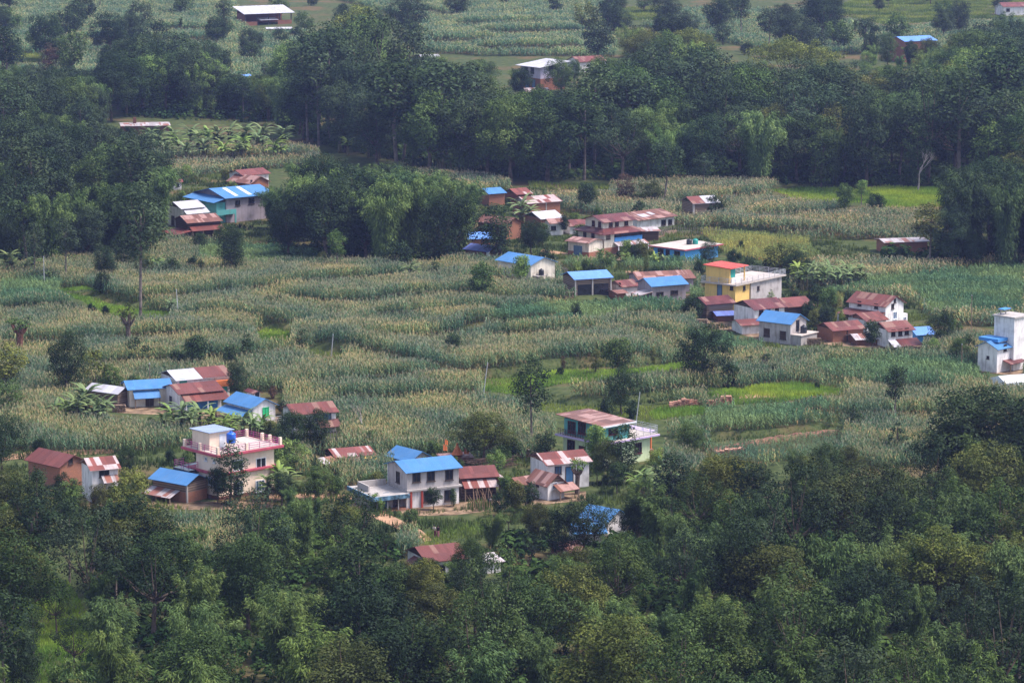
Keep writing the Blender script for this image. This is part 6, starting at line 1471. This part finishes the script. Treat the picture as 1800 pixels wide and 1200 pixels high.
for sp in TREE_SPEC:
    zone, kd, px, py, x, y, H, col, wd = sp
    lm = min(LM[zone], key=lambda q: abs(q[0]-px))[1]
    rows = {'front': [(960, 'upper edge'), (1080, 'middle'), (1220, 'lower part'), (9999, 'bottom edge')], 'village': [(460, 'upper end'), (640, 'middle'), (9999, 'lower end')], 'back': [(150, 'rear'), (215, 'upper side'), (280, 'middle'), (9999, 'front edge')]}.get(zone, [(9999, '')])
    row = next(w for l, w in rows if py < l)
    hw = 'tall' if H > {'front': 9.5, 'back': 16, 'left': 12, 'grove': 12, 'right': 15, 'far': 10, 'village': 4}[zone] else 'short' if H < {'front': 7, 'back': 11, 'left': 9, 'grove': 9, 'right': 12, 'far': 5, 'village': 1.7}[zone] else ''
    base = ' '.join(w for w in (hw, CW.get(col, 'deep green'), KW[kd]) if w)+', '+(row+' of ' if row else '')+ZN[zone]+', near '+lm
    groups[base].append(sp)
ORD = ['leftmost', 'second from left', 'third from left', 'fourth from left', 'fifth from left', 'sixth from left', 'seventh from left', 'eighth from left', 'ninth from left', 'tenth from left', '11th from left', '12th from left']
for base, L in groups.items():
    L.sort(key=lambda s: s[2])
    for k, (zone, kd, px, py, x, y, H, col, wd) in enumerate(L):
        lb = base+(', '+ORD[min(k, 11)] if len(L) > 1 else '')
        if len(lb.split()) > 16: lb = lb.replace(' edge of ', ' edge ').replace(' part of ', ' part ').replace(' side of ', ' side ')
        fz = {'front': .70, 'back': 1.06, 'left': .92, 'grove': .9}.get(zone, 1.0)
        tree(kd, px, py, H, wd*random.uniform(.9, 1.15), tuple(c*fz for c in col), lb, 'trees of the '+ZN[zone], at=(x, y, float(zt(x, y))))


# undergrowth below the woods
def under(polys, sp, hmax, name, label, seed):
    pts = field_points(polys, sp, (), 0); r = np.random.default_rng(seed); T_ = []
    for i in range(4):
        n = 26; d = unit(r.normal(size=(n, 3))); P = d*np.array([.5, .5, .5])*r.uniform(.5, 1, (n, 1))+np.array([0, 0, .5]); V, Q = cards(P, unit(d+np.array([0, 0, .6])), r.uniform(.25, .45, n), .7, r)
        C = np.repeat(np.array([.045, .080, .024])[None]*r.uniform(.6, 1.4, (n, 1)), 4, 0); T_.append((V, Q, C))
    build_stuff(name, pts, T_, .5, hmax, label, 'undergrowth', (1, 1, 1), 1.1, seed, .3)
under([[(160, 930), (250, 985), (440, 985), (480, 915), (640, 915), (730, 1000), (860, 1000), (900, 940), (1120, 960), (1130, 890), (1330, 890), (1440, 850), (1860, 850), (1860, 1300), (160, 1300)]], 1.5, 2.2, 'undergrowth', 'low scrub on the floor of the front wood', 31)
under([[(215, 150), (560, 138), (560, 232), (480, 214), (300, 205), (215, 200)], [(-60, 440), (290, 420), (290, 462), (60, 480), (-60, 482)], [(470, 430), (820, 440), (815, 474), (500, 466)], [(200, 205), (480, 215), (560, 255), (830, 312), (1420, 326), (1690, 330), (1690, 300), (560, 230), (400, 200)], [(1560, 440), (1860, 430), (1860, 480), (1560, 474)]], 2.0, 3.0, 'undergrowth', 'low scrub along the edges of the left, middle and back woods', 32)
# ------------------------------------------------------------------ poles, people, stakes
POLE = plain('pale pole', (.42, .41, .43), .6, .2, .1)
def pole(px, yb, ytop, lean, label, wood_=False, arm=True):
    x, y, z = ground(px, yb); H = (yb-ytop)/(scale_at(y)*cosp(y)); t = empty('utility_pole', (x, y, z), 0, label, 'pole', 'utility poles in the fields')
    MB().tube([(0, 0, -.5), (lean*.5, 0, H*.5), (lean, 0, H)], [.085, .07, .055], 8).obj('shaft', TIMBER if wood_ else POLE, t)
    MB().lathe([(.06, H+.003), (.07, H+.08), (.03, H+.18)], lean, 0, 8).obj('cap', STEEL, t)
pole(582, 626, 589, .35, 'pale thin pole at the end of the grass path')
pole(849, 695, 636, .7, 'pale leaning pole on the bright grass strip')
pole(1117, 748, 691, .6, 'pale pole directly behind the green house')
pole(314, 562, 510, -.3, 'pale pole beside the small banana plant in the left maize')
pole(78, 510, 452, 0, 'grey pole by the left banana plants')
pole(1707, 584, 520, 0, 'brownish pole in the fields behind the right hand farm', True)
pole(1690, 655, 606, 0, 'thin dark pole in the maize left of the white tower', True, False)
pole(264, 700, 640, 0, 'thin dark mast between the blue and the long barn roofs', True, False)

r = random.Random(8)
for k in range(13):
    px = 828+k*2.9+r.uniform(-1.5, 1.5); x, y, z = ground(px, 893+r.uniform(-2, 4)); H = r.uniform(1.8, 3.4)
    o = MB().tube([(0, 0, -.3), (r.uniform(-.2, .2), .1, H*.5), (r.uniform(-.6, .6), r.uniform(-.1, .4), H)], [.045, .04, .025], 5).obj('bamboo_stake', plain('dry bamboo', (.36, .22, .14), .8, .1, .25), None)
    o.location = (x, y, z); tag(o, 'dry bamboo stake leaning in the bundle before the open cattle shed', 'stake', 'bamboo stakes before the cattle shed')
x, y, z = ground(861, 888); water_tank((x, y, z), .32, .95, TANKK, 'dark blue black barrel beside the bundle of bamboo stakes')
# brushwood on the wall behind the cattle shed
mb = MB()
for k in range(70):
    px = r.uniform(815, 905); x, y, z = ground(px, r.uniform(818, 826)); a = r.uniform(-.5, .5); l = r.uniform(1, 2.4); h = r.uniform(.3, 1.4)
    mb.tube([(x-l/2*math.cos(a), y-l/2*math.sin(a), z+h), (x+l/2*math.cos(a), y+l/2*math.sin(a), z+h+r.uniform(-.3, .4))], [.05, .03], 4)
tag(mb.obj('brushwood_heap', plain('dry brushwood', (.19, .12, .09), .95, .05, .4)), 'heap of dry brushwood behind the open cattle shed', 'brushwood')
# fence of grey stakes by the blue house
def stake_fence(pts, label, H=1.6):
    X, Y = flat([p[0] for p in pts], [p[1] for p in pts]); d = np.concatenate([[0], np.cumsum(np.hypot(np.diff(X), np.diff(Y)))]); n = int(d[-1]/.45)
    t = empty('stake_fence', (float(X[0]), float(Y[0]), 0), 0, label, 'fence'); st = MB(); rl = MB(); P = []
    for i in range(n):
        x = np.interp(i*.45, d, X); y = np.interp(i*.45, d, Y); z = float(zt(x, y)); h = H*r.uniform(.8, 1.1); lx = r.uniform(-.08, .08); x -= X[0]; y -= Y[0]
        st.tube([(x, y, z-.2), (x+lx, y, z+h)], [.05, .04], 4); P.append((x, y, z))
    for a, b in zip(P, P[1:]):
        for q in (.5, 1.2): rl.tube([(a[0], a[1]+.06, a[2]+q), (b[0], b[1]+.06, b[2]+q)], .03, 4, False)
    st.obj('stakes', plain('grey weathered stake', (.25, .21, .21), .9, .05, .3), t); rl.obj('rails', TIMBER, t)
stake_fence([(1140, 420), (1180, 412), (1250, 414), (1300, 417)], 'grey stake fence between the two tier house and the maize')
stake_fence([(560, 775), (600, 772), (640, 770), (690, 776)], 'weathered stake fence right of the speckled red farmhouse', 1.4)
stake_fence([(895, 470), (930, 474), (985, 482), (1000, 488)], 'short stake fence by the lane above the cream cottage', 1.2)
for k, (px, py, L_, lb) in enumerate([(246, 896, 2.2, 'stack of split firewood at the left foot of the blue roofed brick barn'), (1232, 572, 2.6, 'stack of grey firewood beside the plank cattle shed'), (912, 884, 2.0, 'stack of firewood in front of the dark red wooden shed'), (1432, 606, 2.4, 'stack of firewood at the left of the low brick shed'), (1000, 524, 2.2, 'stack of firewood before the open timber barn'), (210, 724, 2.0, 'stack of firewood before the tin plank shed')]):
    x, y, z = ground(px, py); mb = MB(); rad = .09
    for row in range(7):
        for i in range(int(L_/(2*rad))):
            cx = -L_/2+i*2*rad+(row % 2)*rad+r.uniform(-.02, .02); mb.tube([(cx, -.35+r.uniform(-.08, .08), .08+row*.16), (cx, .35, .08+row*.16)], rad*r.uniform(.75, 1), 6)
    o = mb.obj('woodpile', plain('split firewood', (.26, .18, .13), .95, .05, .45, 3)); o.location = (x, y, z); o.rotation_euler = (0, 0, r.uniform(-.3, .3)); tag(o, lb, 'woodpile')
# washing line
x, y, z = ground(636, 774); t = empty('washing_line', (x, y, z), .1, 'washing line with pink and white laundry at the maize edge', 'washing line')
MB().tube([(-2, 0, -.2), (-2, 0, 1.8)], .04, 5).tube([(2, 0, -.2), (2, 0, 1.8)], .04, 5).tube([(-2, 0, 1.75), (0, 0, 1.62), (2, 0, 1.75)], .012, 4).obj('line', TIMBER, t)
for k, c in enumerate([(.6, .12, .2), (.7, .65, .65), (.35, .12, .3), (.7, .3, .35)]):
    m = MB(); x0 = -1.6+k*.85
    for i in range(4): m.face([(x0+i*.18, .04*math.sin(i+k), .95), (x0+(i+1)*.18, .04*math.sin(i+1+k), .93), (x0+(i+1)*.18, 0, 1.62), (x0+i*.18, 0, 1.62)])
    m.obj('cloth', plain(f'laundry {k}', c, .9, .05), t)

def person(px, yb, rz, shirt, legs, label, pose=0, H=1.58):
    x, y, z = ground(px, yb); t = empty('person', (x, y, z), rz, label, 'person'); k = H/1.7
    def skin(name, J, E, mat):
        me = bpy.data.meshes.new(name); me.from_pydata([tuple(a*k for a in j[:3]) for j in J], E, []); o = bpy.data.objects.new(name, me); COL.objects.link(o); o.parent = t; me.materials.append(mat)
        md = o.modifiers.new('skin', 'SKIN'); 
        for i, j in enumerate(J): me.skin_vertices[0].data[i].radius = (j[3]*k, (j[4] if len(j) > 4 else j[3])*k)
        me.skin_vertices[0].data[0].use_root = True; s = o.modifiers.new('sub', 'SUBSURF'); s.levels = 1; s.render_levels = 2; return o
    SK = plain('brown skin', (.22, .11, .07), .6, .2, .05)
    b = .18 if pose else 0
    J = [(0, 0, .92, .13, .1), (0, b*.3, 1.12, .13, .09), (0, b, 1.38, .15, .095), (0, b*1.2, 1.48, .055), (0, b*1.4, 1.56, .075), (0, b*1.5, 1.66, .085),
         (.17, b, 1.40, .06), (.24, b+.06, 1.13, .042), (.18, b+.22, .95, .034), (.17, b+.27, .88, .03), (-.17, b, 1.40, .06), (-.25, b+.03, 1.14, .042), (-.24, b+.14, .92, .034), (-.24, b+.18, .85, .03),
         (.09, 0, .88, .085), (.1, .03, .48, .06), (.1, 0, .08, .042), (.1, .13, .03, .035), (-.09, 0, .88, .085), (-.11, .05, .48, .06), (-.12, 0, .08, .042), (-.12, .13, .03, .035)]
    E = [(0, 1), (1, 2), (2, 3), (3, 4), (4, 5), (2, 6), (6, 7), (7, 8), (8, 9), (2, 10), (10, 11), (11, 12), (12, 13), (0, 14), (14, 15), (15, 16), (16, 17), (0, 18), (18, 19), (19, 20), (20, 21)]
    skin('body', J, E, SK)
    skin('shirt', [(0, 0, .90, .16, .125), (0, b*.3, 1.12, .155, .115), (0, b, 1.38, .17, .115), (.18, b, 1.41, .078), (.25, b+.06, 1.16, .062), (-.18, b, 1.41, .078), (-.26, b+.03, 1.17, .062)], [(0, 1), (1, 2), (2, 3), (3, 4), (2, 5), (5, 6)], shirt)
    skin('trousers', [(0, 0, .94, .15, .12), (.09, 0, .86, .105), (.1, .03, .48, .08), (.1, 0, .14, .065), (-.09, 0, .86, .105), (-.11, .05, .48, .08), (-.12, 0, .14, .065)], [(0, 1), (1, 2), (2, 3), (0, 4), (4, 5), (5, 6)], legs)
    HR = plain('black hair', (.012, .01, .01), .6, .2, .05); hy = b*1.5
    prof = [(.02, 1.60), (.088, 1.61), (.103, 1.66), (.095, 1.72), (.06, 1.765), (.01, 1.78)]
    MB().lathe([(q*k, zz*k) for q, zz in prof], 0, (hy-.025)*k, 12).obj('hair', HR, t, True)
    m = MB()
    for sx in (-.032, .032): m.box((sx-.012)*k, (sx+.012)*k, (hy+.07)*k, (hy+.088)*k, 1.655*k, 1.67*k)
    m.box(-.028*k, .028*k, (hy+.066)*k, (hy+.086)*k, 1.585*k, 1.593*k); m.obj('face', HR, t)
    MB().hexa([((sx)*k, (hy+yy)*k, zz*k) for zz in (1.605, 1.65) for sx, yy in ((-.014, .07), (.014, .07), (.008, .105 if zz < 1.62 else .085), (-.008, .105 if zz < 1.62 else .085))]).obj('nose', SK, t)
PK = plain('pink cloth', (.62, .30, .42), .9, .05); MR = plain('maroon cloth', (.18, .05, .07), .9, .05); WHT = plain('white cloth', (.66, .58, .55), .9, .05)
w = GREY.world(-3.9, -.2, .16); 
person(656, 891, math.pi, PK, PK, 'person in pink clothes standing on the shop porch of the grey house')
bpy.data.objects['person'].location = w
person(765, 944, math.pi*.8, WHT, MR, 'person in a pale top stooping at the maize edge, left of a pair', 1)
person(770, 945, -.6, plain('dark cloth', (.04, .02, .03), .9, .05), plain('rose cloth', (.5, .2, .22), .9, .05), 'dark topped person at the maize edge, right of a pair', 0)
# two chairs and a pot at the green house
for k, (px, py) in enumerate([(1161, 812), (1192, 808)]):
    x, y, z = ground(px, py); t = empty('plastic_chair', (x, y, z), .6+k, ['turquoise plastic chair close to the green house porch', 'turquoise plastic chair farther right of the green house porch'][k], 'chair'); c = plain('turquoise plastic', (.08, .45, .5), .4, .4, .05)
    MB().box(-.24, .24, -.24, .24, .4, .44).obj('seat', c, t); MB().box(-.24, .24, .2, .24, .443, .9).obj('backrest', c, t)
    for a in (-.21, .21):
        for b in (-.21, .21): MB().box(a-.025, a+.025, b-.025, b+.025, -.1, .397).obj('leg', c, t)

# ------------------------------------------------------------------ air, sky, sun
AIR = 1
if AIR:
    m, nt, ns, ln = newmat('haze'); v = N(nt, 'ShaderNodeVolumePrincipled'); o = N(nt, 'ShaderNodeOutputMaterial')
    v.inputs['Color'].default_value = (.42, .50, 1.0, 1); v.inputs['Density'].default_value = .000075; v.inputs['Anisotropy'].default_value = .2; ln.new(v.outputs[0], o.inputs['Volume'])
    hz = MB().box(-6100, 6100, -400, 12100, -3, 101).obj('haze', m); tag(hz, kind='stuff')
W = bpy.data.worlds.new('World'); SC.world = W; W.use_nodes = True; nt = W.node_tree
bg = nt.nodes['Background']; sky = nt.nodes.new('ShaderNodeTexSky'); sky.sky_type = 'NISHITA'; sky.sun_disc = False
EL, AZ = R(58), R(92)                       # azimuth clockwise from +Y (away from the camera)
sky.sun_elevation = EL; sky.sun_rotation = AZ; sky.altitude = 900; sky.air_density = 1; sky.dust_density = 3.0; sky.ozone_density = 1
hs = nt.nodes.new('ShaderNodeHueSaturation'); hs.inputs['Saturation'].default_value = .75   # thin overcast takes the blue out of the sky
nt.links.new(sky.outputs[0], hs.inputs['Color']); nt.links.new(hs.outputs[0], bg.inputs[0]); bg.inputs[1].default_value = .14
sd = bpy.data.lights.new('sun', 'SUN'); so = bpy.data.objects.new('sun', sd); COL.objects.link(so); so['kind'] = 'helper'
sd.energy = 2.7; sd.angle = R(20); sd.color = (1, .94, .90)
d = Vector((math.sin(AZ)*math.cos(EL), math.cos(AZ)*math.cos(EL), math.sin(EL)))
so.rotation_euler = d.to_track_quat('Z', 'Y').to_euler()
vs = SC.view_settings; vs.view_transform = 'Standard'; vs.look = 'None'; vs.exposure = 1.2; vs.gamma = 1; vs.use_curve_mapping = False
cy = SC.cycles; cy.max_bounces = 5; cy.diffuse_bounces = 3; cy.glossy_bounces = 2; cy.transmission_bounces = 3; cy.volume_bounces = 0; cy.transparent_max_bounces = 4
cy.use_denoising = True
